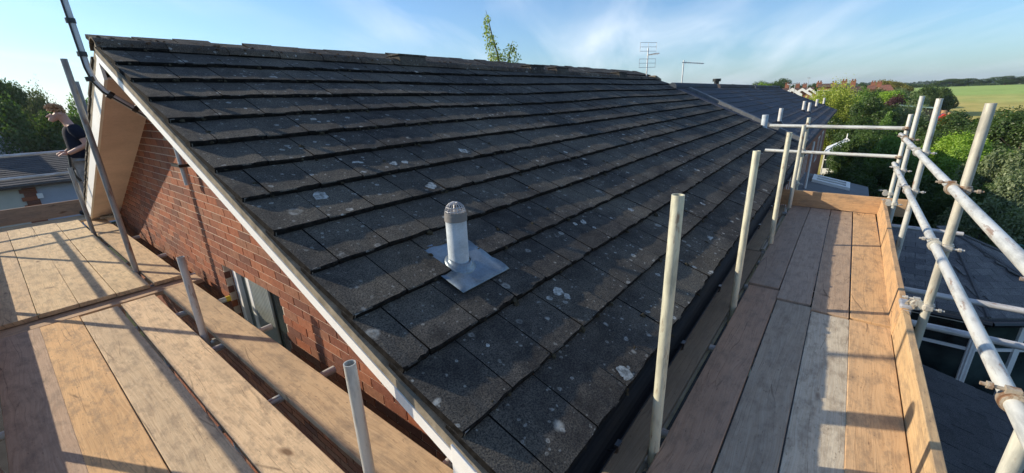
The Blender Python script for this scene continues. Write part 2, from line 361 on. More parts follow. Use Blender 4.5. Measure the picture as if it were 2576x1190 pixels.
CR['willow'] = leaf_mesh('crown_willow', crown_blobs(26, .62, .34, .60, .22), 26000, .0120, droop=1.0, gaps=.3, norm=True)
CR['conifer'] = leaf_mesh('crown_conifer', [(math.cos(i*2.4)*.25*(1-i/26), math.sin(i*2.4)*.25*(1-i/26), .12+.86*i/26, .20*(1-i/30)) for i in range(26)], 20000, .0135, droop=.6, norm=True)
TRK = trunk_mesh(.72, .035, .4)
def tree(px, py, dist, width, kind, colr, label, name='tree', group=None, h=None, cat='tree', base=-6.6, zs=1):
    p = at(px, py, dist); top = p.z; base = GH(p.x, p.y) if dist > 55 else base; H = (top-base)/.98
    t_ = empty(name, (p.x, p.y, base), label, cat, group, rz=rs.rand()*6.28)
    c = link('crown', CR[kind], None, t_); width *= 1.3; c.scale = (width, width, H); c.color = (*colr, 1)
    k = link('trunk', TRK, None, t_); k.scale = (width*.55, width*.55, H)
    return t_
DK = (.056, .100, .033); MD = (.10, .19, .045); LT = (.20, .33, .055); YG = (.30, .36, .08); GR = (.16, .21, .13); PU = (.070, .032, .040)
G1 = 'trees in the gardens behind the houses'
for a in [
 (1925, 209, 150, 9, 'round0', DK, 'dark rounded tree left of the three white-edged gables'), (1957, 203, 165, 12, 'round1', DK, 'tallest dark tree rising behind the red chimneys'),
 (1915, 216, 120, 7, 'bush0', LT, 'light green tree low behind the far end of the terrace roofs'), (1800, 216, 230, 7, 'round2', DK, 'small dark tree on the skyline above the terrace ridge, leftmost of a pair'),
 (1838, 215, 220, 8, 'round1', DK, 'small dark tree on the skyline above the terrace ridge, rightmost of a pair'), (1870, 218, 220, 9, 'bush1', DK, 'low dark tree on the skyline just right of the pair above the terrace ridge'),
 (2046, 213, 150, 5, 'round2', DK, 'dark tree on the skyline between the white-edged gables and the tall brick house'),
 (2082, 220, 58, 4.2, 'willow', YG, 'big yellow-green willow-like tree beyond the end of the terrace roof'), (2110, 222, 57, 3.2, 'willow', YG, 'right-hand yellow-green crown beside the big willow-like tree'),
 (2052, 240, 56, 2.2, 'willow', YG, 'low yellow-green shoot of foliage against the terrace roof'),
 (2120, 246, 60, 5.6, 'round0', DK, 'broad dark tree right behind the corner of the terrace eaves'), (2190, 300, 45, 3.4, 'bush0', DK, 'dark tree above the white conservatory'),
 (2180, 246, 54, 4.2, 'round1', DK, 'dark green tree in front of the house with the white gable'), (2160, 232, 70, 3.6, 'bush0', MD, 'dark clipped tree in front of the dark-roofed houses'),
 (2218, 236, 74, 5.4, 'round2', LT, 'bright green tree beside the purple-leaved tree'), (2195, 230, 92, 5.0, 'bush1', DK, 'dark tree right of the white gable'),
 (2250, 246, 66, 2.8, 'round0', PU, 'purple-leaved tree among the green ones'), (2240, 205, 150, 9, 'round0', (.22, .20, .06), 'yellowish tree behind the pinkish hipped roof'),
 (2222, 208, 190, 12, 'round1', DK, 'dark tree on the skyline left of the pinkish hipped roof'), (2164, 212, 190, 5, 'round1', DK, 'narrow dark tree on the skyline between two chimneys'),
 (2290, 228, 100, 5.5, 'bush0', GR, 'grey-green tree right of the pinkish hipped roof'), (2268, 232, 80, 4, 'round2', MD, 'rounded green tree above the purple one'),
 (2238, 290, 50, 2.6, 'conifer', MD, 'feathery green conifer left of the nearest pair of poles'), (2225, 270, 56, 3.4, 'round1', MD, 'mid green tree below the purple-leaved one'),
 (2272, 262, 56, 3.4, 'willow', GR, 'grey-green weeping tree behind the scaffold corner'),
 (2305, 270, 62, 2.8, 'round2', GR, 'grey-green shrubby tree behind the second pole'),
 (2352, 286, 66, 3.4, 'bush1', DK, 'dark shrub around the red garden toy'), (2320, 300, 52, 3.4, 'round1', DK, 'dark tree below the garden shed'),
 (2385, 296, 62, 3.0, 'bush0', GR, 'loose grey-green shrub at the field edge'),
 (2432, 288, 50, 4.6, 'round1', DK, 'large dark tree left of the big bare pole'),
 (2545, 282, 46, 4.4, 'round0', DK, 'large dark tree at the right edge of the picture'), (2590, 300, 44, 4.4, 'round1', DK, 'dark tree cut by the right edge of the picture'),
 (2490, 305, 50, 3.4, 'round2', MD, 'mid green tree behind the big bare pole'),
 (2395, 345, 38, 3.0, 'bush1', LT, 'bright lime green bush between the poles'),
 (2465, 350, 36, 2.6, 'bush0', LT, 'bright green bush right of the big bare pole'),
 (2350, 335, 44, 3.4, 'round0', DK, 'dark tree behind the two joined handrails'),
 (2550, 380, 30, 2.6, 'bush0', GR, 'pale green shrub below the large tree at the right edge'),
 (2515, 392, 31, 1.8, 'bush1', MD, 'mid green shrub beside the garden stones'),
 (2215, 335, 40, 3.8, 'round1', DK, 'dark tree behind the upper cross rail'), (2180, 348, 37, 3.0, 'bush0', DK, 'dark bush right of the white conservatory'),
 (2262, 350, 35, 2.4, 'bush1', MD, 'leafy bush between the upper and lower cross rails'),
 (2160, 418, 29, 2.4, 'bush0', DK, 'dark bush behind the grey roof with the skylight'), (2120, 425, 31, 2.2, 'bush1', DK, 'dark low bush left behind the grey roof with the skylight'),
 (2220, 420, 26, 2.4, 'round2', DK, 'dark tree just beyond the end toe board'), (2280, 420, 27, 2.2, 'bush0', DK, 'dark bush behind the outer corner poles'),
 (2330, 445, 25, 2.2, 'bush1', DK, 'dark shrub seen between the outer poles'),
 (2400, 470, 24, 2.0, 'bush0', DK, 'dark shrub behind the handrails near the black fence'),
 (2545, 455, 22, 2.0, 'bush1', GR, 'dark shrub with pale tips above the black fence'),
 (2475, 470, 23, 1.8, 'round2', DK, 'small dark tree right of the big pole above the fence'),
 ]: tree(*a, group=G1)
for a in [(-30, 192, 60, 5.0, 'round0', DK, 'large dark tree at the left edge of the picture'), (42, 226, 58, 3.6, 'round1', DK, 'dark tree behind the bungalow roof, left of the worker'),
          (78, 238, 54, 2.2, 'willow', (.07, .085, .05), 'thin-topped tree with loose twigs left of the worker'), (120, 290, 48, 4.2, 'round2', DK, 'dark tree right behind the head of the worker'), (-10, 265, 46, 4, 'bush1', DK, 'low dark tree above the light gable at the left edge'),
          (200, 257, 62, 4, 'bush0', MD, 'rounded tree showing between the worker and the verge'), (75, 305, 46, 5, 'bush0', DK, 'dense dark shrub just above the bungalow ridge'), (175, 300, 46, 4.4, 'bush1', DK, 'dark shrub behind the back of the worker')]: tree(*a, group='trees beyond the bungalow')
# field trees and the far tree belts
for a in [(2392, 199, 400, 14, 'round0', DK, 'rounded tree standing alone at the far hedge'), (2432, 198, 400, 12, 'round2', DK, 'dark tree at the far hedge, just right of the lone one'),
          (2308, 213, 400, 9, 'round1', DK, 'small dark tree at the left of the far hedge'), (2535, 192, 400, 17, 'round1', DK, 'largest spreading oak at the far hedge'),
          (2355, 222, 130, 6, 'bush0', DK, 'dark bush at the field edge behind the soil heap'), (2325, 222, 125, 6, 'bush1', DK, 'dark bushes left of the soil heap'), (2378, 230, 135, 4, 'bush1', DK, 'low dark bush right of the soil heap')]:
    tree(*a, group='trees round the open field')
def belt(name, d, px0, px1, top, n, size, colr, wob):
    vs = []
    for i in range(n):
        px = px0+(px1-px0)*rs.rand(); q = at(px, 215, d*(1+.12*rs.rand())); gh = GH(q.x, q.y); hh = max(1, at(px, top(px), d).z-gh)*(1-wob*rs.rand())
        vs.append((q.x, q.y, gh+hh*.45, hh*.5))
    blobs = vs; me = leaf_mesh(name, blobs, 30000, size, gaps=.6); o = link(name, me); o.color = (*colr, 1)
    return o
hz = lambda px: 222-.035*(px-2150)
tag(belt('far_hedge_trees', 430, 2230, 2650, lambda p: 212-.012*(p-2250), 300, .7, DK, .5), 'dark hedge line along the far side of the open field', 'hedge', kind='stuff')
tag(belt('distant_woodland', 900, 1700, 2700, lambda p: 207-.022*(p-2150)-2*math.sin(p*.03), 420, 1.6, (.05, .085, .05), .4), 'distant blue-green wooded hills on the horizon', 'woodland', kind='stuff')

# birch behind the ridge
def birch():
    base = at(1262, 170, 26); base.z = GZ
    b = empty('birch_tree', base, 'slender leaning birch tree rising behind the roof ridge', 'tree')
    L = lambda px, py: at(px, py, 26)-base
    pts = [Vector((0, 0, 0)), L(1262, 400), L(1262, 185), L(1250, 130), L(1238, 90), L(1226, 40), L(1222, 26)]
    MB().path(pts, [.16, .12, .07, .05, .035, .015, .006], 8).path([L(1262, 200), L(1280, 150), L(1287, 108)], [.05, .03, .01], 6).build('trunk', BARK, b, True)
    bl = []
    for px, py, r in [(1222, 34, .12), (1217, 46, .2), (1225, 52, .18), (1222, 66, .26), (1232, 74, .26), (1228, 88, .3), (1238, 98, .34), (1234, 112, .36), (1246, 122, .36), (1242, 138, .45), (1256, 150, .5), (1246, 162, .5), (1284, 112, .22), (1278, 122, .3), (1292, 126, .26), (1298, 138, .28), (1276, 140, .42), (1290, 156, .45), (1268, 164, .55), (1300, 166, .3), (1318, 172, .18), (1240, 175, .5), (1270, 190, .9), (1255, 220, 1.2), (1300, 172, .3)]:
        q = L(px, py); bl.append((q.x, q.y+rs.normal()*.15, q.z, r))
    me = leaf_mesh('crown', bl, 6000, .060, droop=1.1, gaps=.12); c = link('crown', me, None, b); c.color = (.27, .34, .13, 1)
birch()

# ------------------------------------------------------------------ tiled surfaces
def tile_mesh(name, w, L, th, tilt, m, nx=1, curve=0):
    mb = MB(); tt = math.tan(tilt)
    prof = [(0, -th), (-.001, -.005), (.004, 0), (L*.5, -L*.5*tt+.0015), (L, -L*tt), (L, -L*tt-th)]
    n = len(prof); vs = [(0, y, z) for y, z in prof]+[(w, y, z) for y, z in prof]
    fs = [(i, (i+1) % n, (i+1) % n+n, i+n) for i in range(n)]+[tuple(range(n))[::-1], tuple(range(n, 2*n))]
    mb.add(vs, fs, 0); return mb.mesh(name, m)
def lay(parent, name, items, mesh, limit=300, joined=None):
    """items: list of (matrix, width scale). The nearest ones become parts, the rest one joined part"""
    items = sorted(items, key=lambda q: q[0].to_translation().length)
    for M, s in items[:limit]:
        o = D.objects.new(name, random.choice(mesh) if isinstance(mesh, list) else mesh); COL.objects.link(o); o.parent = parent; o.matrix_local = M @ Matrix.Diagonal((s, 1, 1, 1))
    rest = items[limit:]
    if rest:
        if isinstance(mesh, list): mesh = mesh[0]
        mb = MB(); bv = [v.co.copy() for v in mesh.vertices]; bf = [tuple(p.vertices) for p in mesh.polygons]
        for M, s in rest:
            K = M @ Matrix.Diagonal((s, 1, 1, 1)); mb.add([K @ v for v in bv], bf)
        o = tag(mb.build(joined or name+'s_beyond', mesh.materials[0], parent), kind='stuff')
        if len(mesh.materials) > 1: o.data.materials.append(mesh.materials[1]); o.data.polygons.foreach_set('material_index', [p.material_index for p in mesh.polygons]*len(rest))
def frame(o, x, y):
    x = Vector(x).normalized(); z = x.cross(Vector(y)).normalized(); y = z.cross(x)
    return Matrix(((x.x, y.x, z.x, o[0]), (x.y, y.y, z.y, o[1]), (x.z, y.z, z.z, o[2]), (0, 0, 0, 1)))
def tiled_plane(parent, o, ux, uy, nx, ny, W, G, mesh, tw, bond=.5, limit=300, jz=.002, clip=None, name='roof_tile', joined=None):
    """o: lower left corner, ux along the courses, uy up the slope"""
    ux = Vector(ux).normalized(); uy = Vector(uy).normalized(); items = []
    for j in range(ny):
        for i in range(-1 if j % 2 else 0, nx):
            a = i*W+(bond*W if j % 2 else 0); b = a+W; a = max(a, 0); b = min(b, nx*W)
            if b-a < .03: continue
            p = Vector(o)+ux*a+uy*(j*G)
            if clip and not clip(a+.5*(b-a), j*G): continue
            M = frame(p+ux.cross(uy)*random.uniform(-jz, jz), ux+uy*random.uniform(-.004, .004), uy+ux.cross(uy)*random.uniform(-.006, .006))
            items.append((M, (b-a-.004)/tw))
    lay(parent, name, items, mesh, limit, joined)

# ------------------------------------------------------------------ the main house
XV = .79; XW = 1.12
def Ev(x): return Vector((x, .575+.0107*(x-XV), -1.26+.0053*(x-XV)))
def Rg(x): return Vector((x, 4.80-.017*(x-XV), .560-.0075*(x-XV)))
def sag(x, v): return .012*math.sin(x*1.1+v*.7)*math.sin(v*1.3+.5)-.020*math.sin(max(0, min(1, (x-.8)/11))*math.pi)*math.sin(v/4.6*math.pi)
SL = (Rg(XV)-Ev(XV)).length; GA = .3425
def XE(v): return 11.7+1.05*v/SL
def RP(x, v, h=0):
    e, r = Ev(x), Rg(x); d = (r-e).normalized(); n = Vector((1, 0, 0)).cross(d).normalized()
    return e+d*v+n*(h+sag(x, v))
house = empty('brick_house', (1.12, 1.0, GZ), 'red brick house with a dark mossy tiled roof beside the scaffold', 'house')
house.location = (0, 0, 0)
roof = MB()
g = [[RP(XV+.03+(XE(v)-XV-.05)*i/24, v, -.075) for i in range(25)] for v in [SL*k/12+.03 for k in range(12)]+[SL]]
vs = [p for row in g for p in row]; roof.add(vs, [(j*25+i, j*25+i+1, (j+1)*25+i+1, (j+1)*25+i) for j in range(12) for i in range(24)], 0)
def Bk(x, y): return Vector((x, y, Rg(x).z-.4315*(y-Rg(x).y)))       # back slope
a = [Rg(XV+.02)-Vector((0, 0, .05)), Rg(12.7)-Vector((0, 0, .05)), Bk(12.7, 9.35)-Vector((0, 0, .05)), Bk(XV+.02, 9.35)-Vector((0, 0, .05))]
roof.prism(a, (0, 0, -.06)); roof = roof.build('roof', TILE, house)
EDGE = plain('algae_and_shade_tile_edge', (.016, .015, .014), 1, var=.5, scale=30, spec=.05)  # algae black plus painted contact shadow for tile fronts and sides
def chipped_tile(k):
    mb = MB(); L, th, tt, n = .42, .034, math.tan(math.radians(4.9)), 6; R = random.Random(k); top = []; bot = []; ed = []
    for i in range(n+1):
        x = .295*i/n; y = R.uniform(-.002, .0015)+(.004 if i in (0, n) else 0)+(R.random() < .10)*.007; z = R.uniform(-.0025, .001)
        bot.append((x, y*.5-.001, -th)); ed.append((x, y-.002, -.006)); top.append((x, y+.005, z))
    back = [(.295*i/n, L, -L*tt) for i in range(n+1)]; mid = [(.295*i/n, L*.45, -L*.45*tt+R.uniform(0, .002)) for i in range(n+1)]
    vs = bot+ed+top+mid+back; m = n+1
    fs = [(r_*m+i, r_*m+i+1, (r_+1)*m+i+1, (r_+1)*m+i) for r_ in range(4) for i in range(n)]
    b = len(vs); vs += [(0, L, -L*tt-th), (.295, L, -L*tt-th)]
    fs += [(0, m, 2*m, 3*m, 4*m, b), (b+1, 5*m-1, 4*m-1, 3*m-1, 2*m-1, m-1)]
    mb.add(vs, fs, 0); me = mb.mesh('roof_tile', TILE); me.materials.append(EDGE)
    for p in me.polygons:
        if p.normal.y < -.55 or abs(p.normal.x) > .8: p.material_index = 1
    return me
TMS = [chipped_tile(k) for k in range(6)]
items = []
for j in range(14):
    v = j*GA; half = (j % 2 == 0); x = XV+.004; first = True
    while x < XE(v)-.05:
        W = .148 if (half and first) else .2950; first = False
        x1 = min(x+W, XE(v)); skip = (j == 3 and 1.45 < (x+x1)/2 < 1.62)
        if not skip:
            vv = v
            if j == 3 and x < 1.7: pass
            h0 = random.uniform(-.0025, .003); p0 = RP(x, vv, h0); p1 = RP(x1, vv, h0+random.uniform(-.002, .002)); p2 = RP(x, min(vv+GA, SL))
            M = frame(p0, p1-p0, (p2-p0)+Vector((0, -.0, 1))*random.uniform(-.003, .0035)); items.append((M, (x1-x-.006)/.295))
        x = x1
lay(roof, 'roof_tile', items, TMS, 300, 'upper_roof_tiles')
# short cut tile above the vent pipe
c = tile_mesh('cut_tile', .295, .17, .024, math.radians(4.3), TILE); o = link('cut_roof_tile', c, None, roof); o.matrix_local = frame(RP(1.385, 3*GA+.22, -.018), (1, 0, 0), Rg(1)-Ev(1))
# back slope tiles seen edge-on at the verge only
mb = MB()
for k in range(13):
    y0 = 5.05+k*.33; mb.box((XV-.012, y0, 0), (XV+.6, y0+.36, .026), Matrix.Translation((0, 0, 0)))
    for q in range(len(mb.v)-8, len(mb.v)):
        x, y, z = mb.v[q]; mb.v[q] = (x, y, Bk(x, y).z-.01+z+(.012 if y > y0+.1 else -.012))
mb.build('back_verge_tiles', TILE, roof)
# moss lumps in the joints and lichen crusts
mb = MB()
def lump(p, r, fl=.5):
    n = 6; c = Vector(p); vs = []
    for a_, z_, q in ((0, 0, 1), (.5, fl*.7, .75)):
        for k in range(n):
            an = k*2*math.pi/n+a_; rr = r*q*random.uniform(.6, 1.2); vs.append(c+Vector((math.cos(an)*rr, math.sin(an)*rr*.92, math.sin(an)*rr*.4+z_*r)))
    vs.append(c+Vector((0, 0, fl*r*1.1)))
    fs = [(k, (k+1) % n, (k+1) % n+n, k+n) for k in range(n)]+[(k+n, (k+1) % n+n, 2*n) for k in range(n)]
    mb.add(vs, fs)
for j in range(14):
    x = XV+(.136 if j % 2 == 0 else .283)
    while x < XE(j*GA)-.2:
        if random.random() < (.75 if x > 1.6 else .5):
            dn = 1+3*noise.noise(Vector((x*.6, j*.5, 1)))
            for q in range(random.randint(1, 3)): lump(RP(x+random.uniform(-.02, .02), j*GA+random.uniform(-.03, .18), -.004-.02), random.uniform(.010, .026), .9)
        x += .2955
for q in range(900):
    x = XV+(XE(0)-XV)*random.random(); j = random.randint(8, 13) if random.random() < .45 else random.randint(0, 13)
    lump(RP(x, j*GA+random.uniform(-.01, .02), .0-.018), random.uniform(.008, .02), .8)
MOSS = plain('moss', (.050, .044, .030), 1, var=.5, scale=60, spec=.05)
tag(mb.build('moss', MOSS, roof), kind='stuff')
LICH = plain('pale_lichen', (.34, .345, .32), 1, var=.55, scale=45, spec=.05)
mb = MB()
def crust(x, v, r):
    n = 22; u = Vector((1, 0, 0)); d = (Rg(x)-Ev(x)).normalized()
    for q in range(1 if r < .02 else random.randint(1, 3)):
        rr = r*(.82 if q == 0 else random.uniform(.18, .45)); a0 = random.random()*6.28; dd = 0 if q == 0 else r*random.uniform(.7, 1.0)
        cx, cv = x+math.cos(a0)*dd, v+math.sin(a0)*dd; f = cv-int(cv/GA)*GA; c = RP(cx, cv, -f*math.tan(math.radians(4.9))+.003+.0006*q); ph = random.random()*9
        rad = [rr*(1+.10*math.sin(k*.57+ph)+.08*math.sin(k*1.7+ph*2)+random.uniform(-.07, .07)) for k in range(n)]
        vs = [c+(u*math.cos(k*2*math.pi/n)+d*math.sin(k*2*math.pi/n))*rad[k] for k in range(n)]
        hole = 0
        if hole: vi = [c+(u*math.cos(k*2*math.pi/n)+d*math.sin(k*2*math.pi/n))*rad[(k+5) % n]*hole for k in range(n)]; mb.add(vs+vi, [(k, (k+1) % n, (k+1) % n+n, k+n) for k in range(n)])
        else: mb.add([c]+vs, [(0, 1+k, 1+(k+1) % n) for k in range(n)])
for px, py, r in [(1411, 735, .042), (1388, 752, .022), (1432, 748, .024), (1090, 469, .045), (902, 409, .045), (808, 489, .055), (1478, 556, .032), (1457, 560, .022), (1575, 945, .046), (1802, 603, .045), (1780, 515, .034), (1598, 527, .034), (1173, 380, .05), (1230, 871, .012), (1022, 408, .03), (994, 412, .03)]:
    r_ = ray(px, py); tt = .4315; k = (-1.26-tt*.575-.006)/(r_[2]-tt*r_[1]); X, Y = r_[0]*k, r_[1]*k
    v = (Y-.575)/math.cos(math.atan(tt)); crust(X, v, r)
tag(mb.build('lichen_crusts', LICH, roof), kind='stuff')
# ridge tiles with mortar, and the raised ridge vents
def half_round(L, r, seg=10):
    mb = MB(); vs = []
    for x in (0, L):
        for rr in (r, r-.016):
            for k in range(seg+1):
                a = math.pi*(.06+.88*k/seg); vs.append((x, math.cos(a)*rr, math.sin(a)*rr*.80))
    n = seg+1; fs = []
    for k in range(seg): fs += [(k, k+1, 2*n+k+1, 2*n+k), (n+k, 3*n+k, 3*n+k+1, n+k+1), (k, n+k, n+k+1, k+1), (2*n+k, 2*n+k+1, 3*n+k+1, 3*n+k)]
    fs += [(0, 2*n, 3*n, n), (seg, n+seg, 3*n+seg, 2*n+seg)]
    return mb.add(vs, fs, 0)
HR = half_round(.452, .135).mesh('ridge_tile', mat_tile('lichened_ridge_tile', (.040, .034, .030), (.085, .070, .058), (.13, .11, .085), 1.6), True)
x = XV-.02
while x < 12.45:
    p = Rg(x); o = D.objects.new('ridge_tile', HR); COL.objects.link(o); o.parent = roof; o.location = (x, p.y, p.z-.090+random.uniform(-.002, .002)); o.rotation_euler = (random.uniform(-.02, .02), random.uniform(-.003, .003)+.0075, random.uniform(-.008, .008)); x += .458
mb = MB()
for k in range(260):
    x = XV+random.random()**1.6*11.5; a = random.uniform(.5, 2.3); lump((x, Rg(x).y-math.cos(a)*.13, Rg(x).z-.095+math.sin(a)*.108), random.uniform(.008, .022), .7)
tag(mb.build('ridge_moss', plain('ridge_moss', (.085, .055, .035), 1, var=.6, scale=60, spec=.05), roof), kind='stuff')
for xa, xb in ((3.62, 4.05), (6.42, 6.85), (7.25, 7.68), (9.98, 10.4)):
    p = Rg(xa); z = p.z+.018; mb = MB()
    mb.add([(xa, p.y-.14, z-.09), (xb, p.y-.14, z-.09), (xb, p.y+.14, z-.09), (xa, p.y+.14, z-.09), (xa, p.y-.10, z+.035), (xb, p.y-.10, z+.035), (xb, p.y+.10, z+.035), (xa, p.y+.10, z+.035)], [(0,3,2,1),(4,5,6,7),(0,1,5,4),(1,2,6,5),(2,3,7,6),(3,0,4,7)])
    mb.box((xa-.02, p.y-.115, z+.03), (xb+.02, p.y+.115, z+.050)); mb.build('ridge_vent', TILE, roof, bevel=.006)
p = Rg(12.45); mb = MB(); mb.prism([(12.3, p.y-.12, p.z-.03), (12.72, p.y-.13, p.z-.12), (12.72, p.y+.13, p.z-.12), (12.3, p.y+.12, p.z-.03)], (0, 0, .09)); mb.build('ridge_end_mortar', BEDD, roof, bevel=.03)
# small flue terminal behind the ridge
fl = empty('roof_flue', (5.25, 5.35, .30)); fl.parent = house
MB().tube((0, 0, -.1), (0, 0, .30), .07, 14).build('flue_pipe', ALU, fl, True); MB().tube((0, 0, .30), (0, 0, .325), .15, 18).tube((0, 0, .325), (0, 0, .345), .10, 18).tube((0, 0, .25), (0, 0, .27), .11, 18).build('flue_cap', BLACK, fl, True)

# gable wall: backing, bricks, window
def zr(y): return (Ev(XW).z+.4315*(y-Ev(XW).y) if y < Rg(XW).y else Bk(XW, y).z)-.10
mb = MB(); y0, y1 = 1.05, 8.9; WY0, WY1, WZ1, WZ0 = 3.21, 4.41, -1.345, -2.45
def wpoly(pts): mb.prism([(XW+.006, y, z) for y, z in pts], (.24, 0, 0))
ap = Rg(XW).y
wpoly([(WY1, WZ1), (WY0, WZ1), (WY0, zr(WY0)), (WY1, zr(WY1))]); wpoly([(WY0, GZ), (y0, GZ), (y0, zr(y0)), (WY0, zr(WY0))]); wpoly([(WY1, GZ), (WY0, GZ), (WY0, WZ0), (WY1, WZ0)])
wpoly([(y1, GZ), (WY1, GZ), (WY1, zr(WY1)), (ap, zr(ap)), (y1, zr(y1))])
mb.box((XW+.25, 1.05, GZ), (12.3, 1.3, -1.35)); mb.box((XW+.25, 8.6, GZ), (12.3, 8.85, -1.5))
gw = mb.build('gable_wall', MORT, house)
BM = MB().box((-.0, 0, 0), (.05, .2145, .065), r=0)
for i, v in enumerate(BM.v):   # tiny chamfer on the face
    pass
BMm = BM.mesh('brick', BRICK); items = []; rest = []
for j in range(-52, 34):
    z = -1.60+j*.075
    for i in range(-1, 37):
        y = 1.05+i*.225+(.1125 if j % 2 else 0); a, b = max(y, 1.055), min(y+.2145, 8.9)
        if b-a < .04: continue
        if b > WY0 and a < WY1 and z+.065 > WZ0 and z < WZ1-.03:
            if a < WY0: b = WY0+.004
            elif b > WY1: a = WY1-.004
            else: continue
            if b-a < .03: continue
        top = min(zr(a), zr(b))
        if z+.02 > top: continue
        M = Matrix.Translation((XW+random.uniform(-.0015, .0015), a, z)) @ Matrix.Diagonal((1, (b-a)/.2145, 1, 1)); items.append((M, 1))
lay(gw, 'brick', items, BMm, 300, 'bricks_beyond')
mb = MB()
for j in range(-12, 4):
    z = -1.60+j*.075
    if WZ0 < z < WZ1-.06: mb.box((XW+.058, WY1-.003, z), (XW+.16, WY1+.02, z+.065)); mb.box((XW+.004, WY1-.003, z), (XW+.05, WY1+.010, z+.065)) if j % 2 else None
tag(mb.build('reveal_bricks', BRICK, gw), kind='stuff')
win = empty('window', (XW+.065, WY0, WZ0)); win.parent = house; H = WZ1-WZ0; Wd = WY1-WY0
mb = MB()
for a, b in (((0, 0, 0), (.06, .055, H)), ((0, Wd-.055, 0), (.06, Wd, H)), ((0, .055, H-.05), (.06, Wd-.055, H)), ((0, .055, 0), (.06, Wd-.055, .05)), ((-.005, Wd*.66, .05), (.055, Wd*.66+.065, H-.05)), ((-.012, Wd-.14, .05), (.045, Wd-.075, H-.05))): mb.box(a, b)
mb.build('window_frame', WHITE, win, bevel=.004)
MB().box((.025, .055, .05), (.035, Wd*.66, H-.05)).build('pane', GLASS, win); MB().box((.025, Wd*.66+.065, .05), (.035, Wd-.14, H-.05)).build('pane', GLASS, win)
mb = MB()
for k in range(14): mb.tube((-.0+.012, Wd*.36+k*.035, .06), (.012, Wd*.36+k*.035, H-.06), .013, 6)
mb.build('curtain', CURT, win)
# verge: mortar bedding, bargeboards, soffits, clips
def strip(name, m, x0, x1, dz0, dz1, ya=.60, yb=4.80, side=0):
    mb = MB(); N = 14; ys = [ya+(yb-ya)*i/N for i in range(N+1)]
    for i in range(N):
        f = (lambda y: Ev(XV).z+.4315*(y-.575)) if side == 0 else (lambda y: Bk(XV, y).z)
        a, b = ys[i], ys[i+1]; za, zb = f(a), f(b)
        vs = [(x0, a, za+dz0), (x1, a, za+dz0), (x1, b, zb+dz0), (x0, b, zb+dz0), (x0, a, za+dz1), (x1, a, za+dz1), (x1, b, zb+dz1), (x0, b, zb+dz1)]
        mb.add(vs, [(0,3,2,1),(4,5,6,7),(0,1,5,4),(1,2,6,5),(2,3,7,6),(3,0,4,7)])
    return mb.build(name, m, house)
strip('verge_mortar', BEDD, XV-.013, XV+.10, -.105, -.056); strip('verge_mortar', BEDD, XV+.0, XV+.10, -.13, -.015, 4.80, 9.3, 1)
strip('bargeboard', WHITE, XV-.018, XV-.004, -.162, -.104, .93); strip('bargeboard', WHITE, XV-.014, XV+.008, -.30, -.125, 4.80, 9.3, 1)
strip('soffit', SOFF, XV+.003, XW+.01, -.175, -.162, .93); strip('soffit', SOFF, XV+.009, XW+.01, -.295, -.28, 4.80, 9.3, 1)
mb = MB(); mb.prism([(XV-.022, .935, -1.175), (XV-.022, .935, -1.52), (XV-.022, .69, -1.52), (XV-.022, .665, -1.30)], (.06, 0, 0)); mb.box((XV-.030, .80, -1.50), (XV-.022, .812, -1.22)); mb.build('box_end', WHITE, house, bevel=.002)
mb = MB(); mb.prism([(XV+.04, .67, -1.50), (11.8, .785, -1.45), (11.8, .785, -1.31), (XV+.04, .67, -1.36)], (0, .02, 0)); mb.build('fascia', WHITE, house)
CLM = MB().box((0, -.008, -.05), (.003, .008, .014)).box((0, -.008, .014), (.026, .008, .017)).mesh('verge_clip', plain('dull_clip_metal', (.22, .21, .19), .6, .3))
for j in range(1, 14):
    q = RP(XV+.012, j*GA, 0); o = D.objects.new('verge_clip', CLM); COL.objects.link(o); o.parent = house; o.location = q+Vector((0, .015, -.018)); o.rotation_euler = (random.uniform(.1, .5), 0, random.uniform(-.1, .2))
# gutter
gut = MB(); gy, gz, N = .600, -1.315, 10; vs = []
for x in (XV-.02, 11.6):
    for r in (.057, .053):
        for k in range(N+1):
            a = math.pi*(1+k/N); vs.append((x, gy-.045+math.cos(a)*r+.0107*(x-XV), gz+math.sin(a)*r*.95+.0053*(x-XV)))
n = N+1; fs = []
for k in range(N): fs += [(k, k+1, 2*n+k+1, 2*n+k), (n+k, 3*n+k, 3*n+k+1, n+k+1), (k, n+k, n+k+1, k+1)]
fs += [(0, 2*n, 3*n, n), (N, n+N, 3*n+N, 2*n+N)]
GUTM = plain('black_gutter', (.008, .008, .009), .6, var=.2, spec=.25)
gutter = gut.add(vs, fs, 0).build('gutter', GUTM, house)
br = MB().path([(0, gy-.104, gz+.012), (0, gy-.100, gz-.03), (0, gy-.045, gz-.062), (0, gy+.04, gz-.04), (0, gy+.07, gz+.03)], .008, 6).box((-.018, gy-.112, gz+.002), (.018, gy-.094, gz+.016)).mesh('gutter_bracket', BLACK)
for k in range(13): o = link('gutter_bracket', br, None, gutter, (1.25+k*.86, .0107*(.46+k*.86), .0053*(.46+k*.86)))
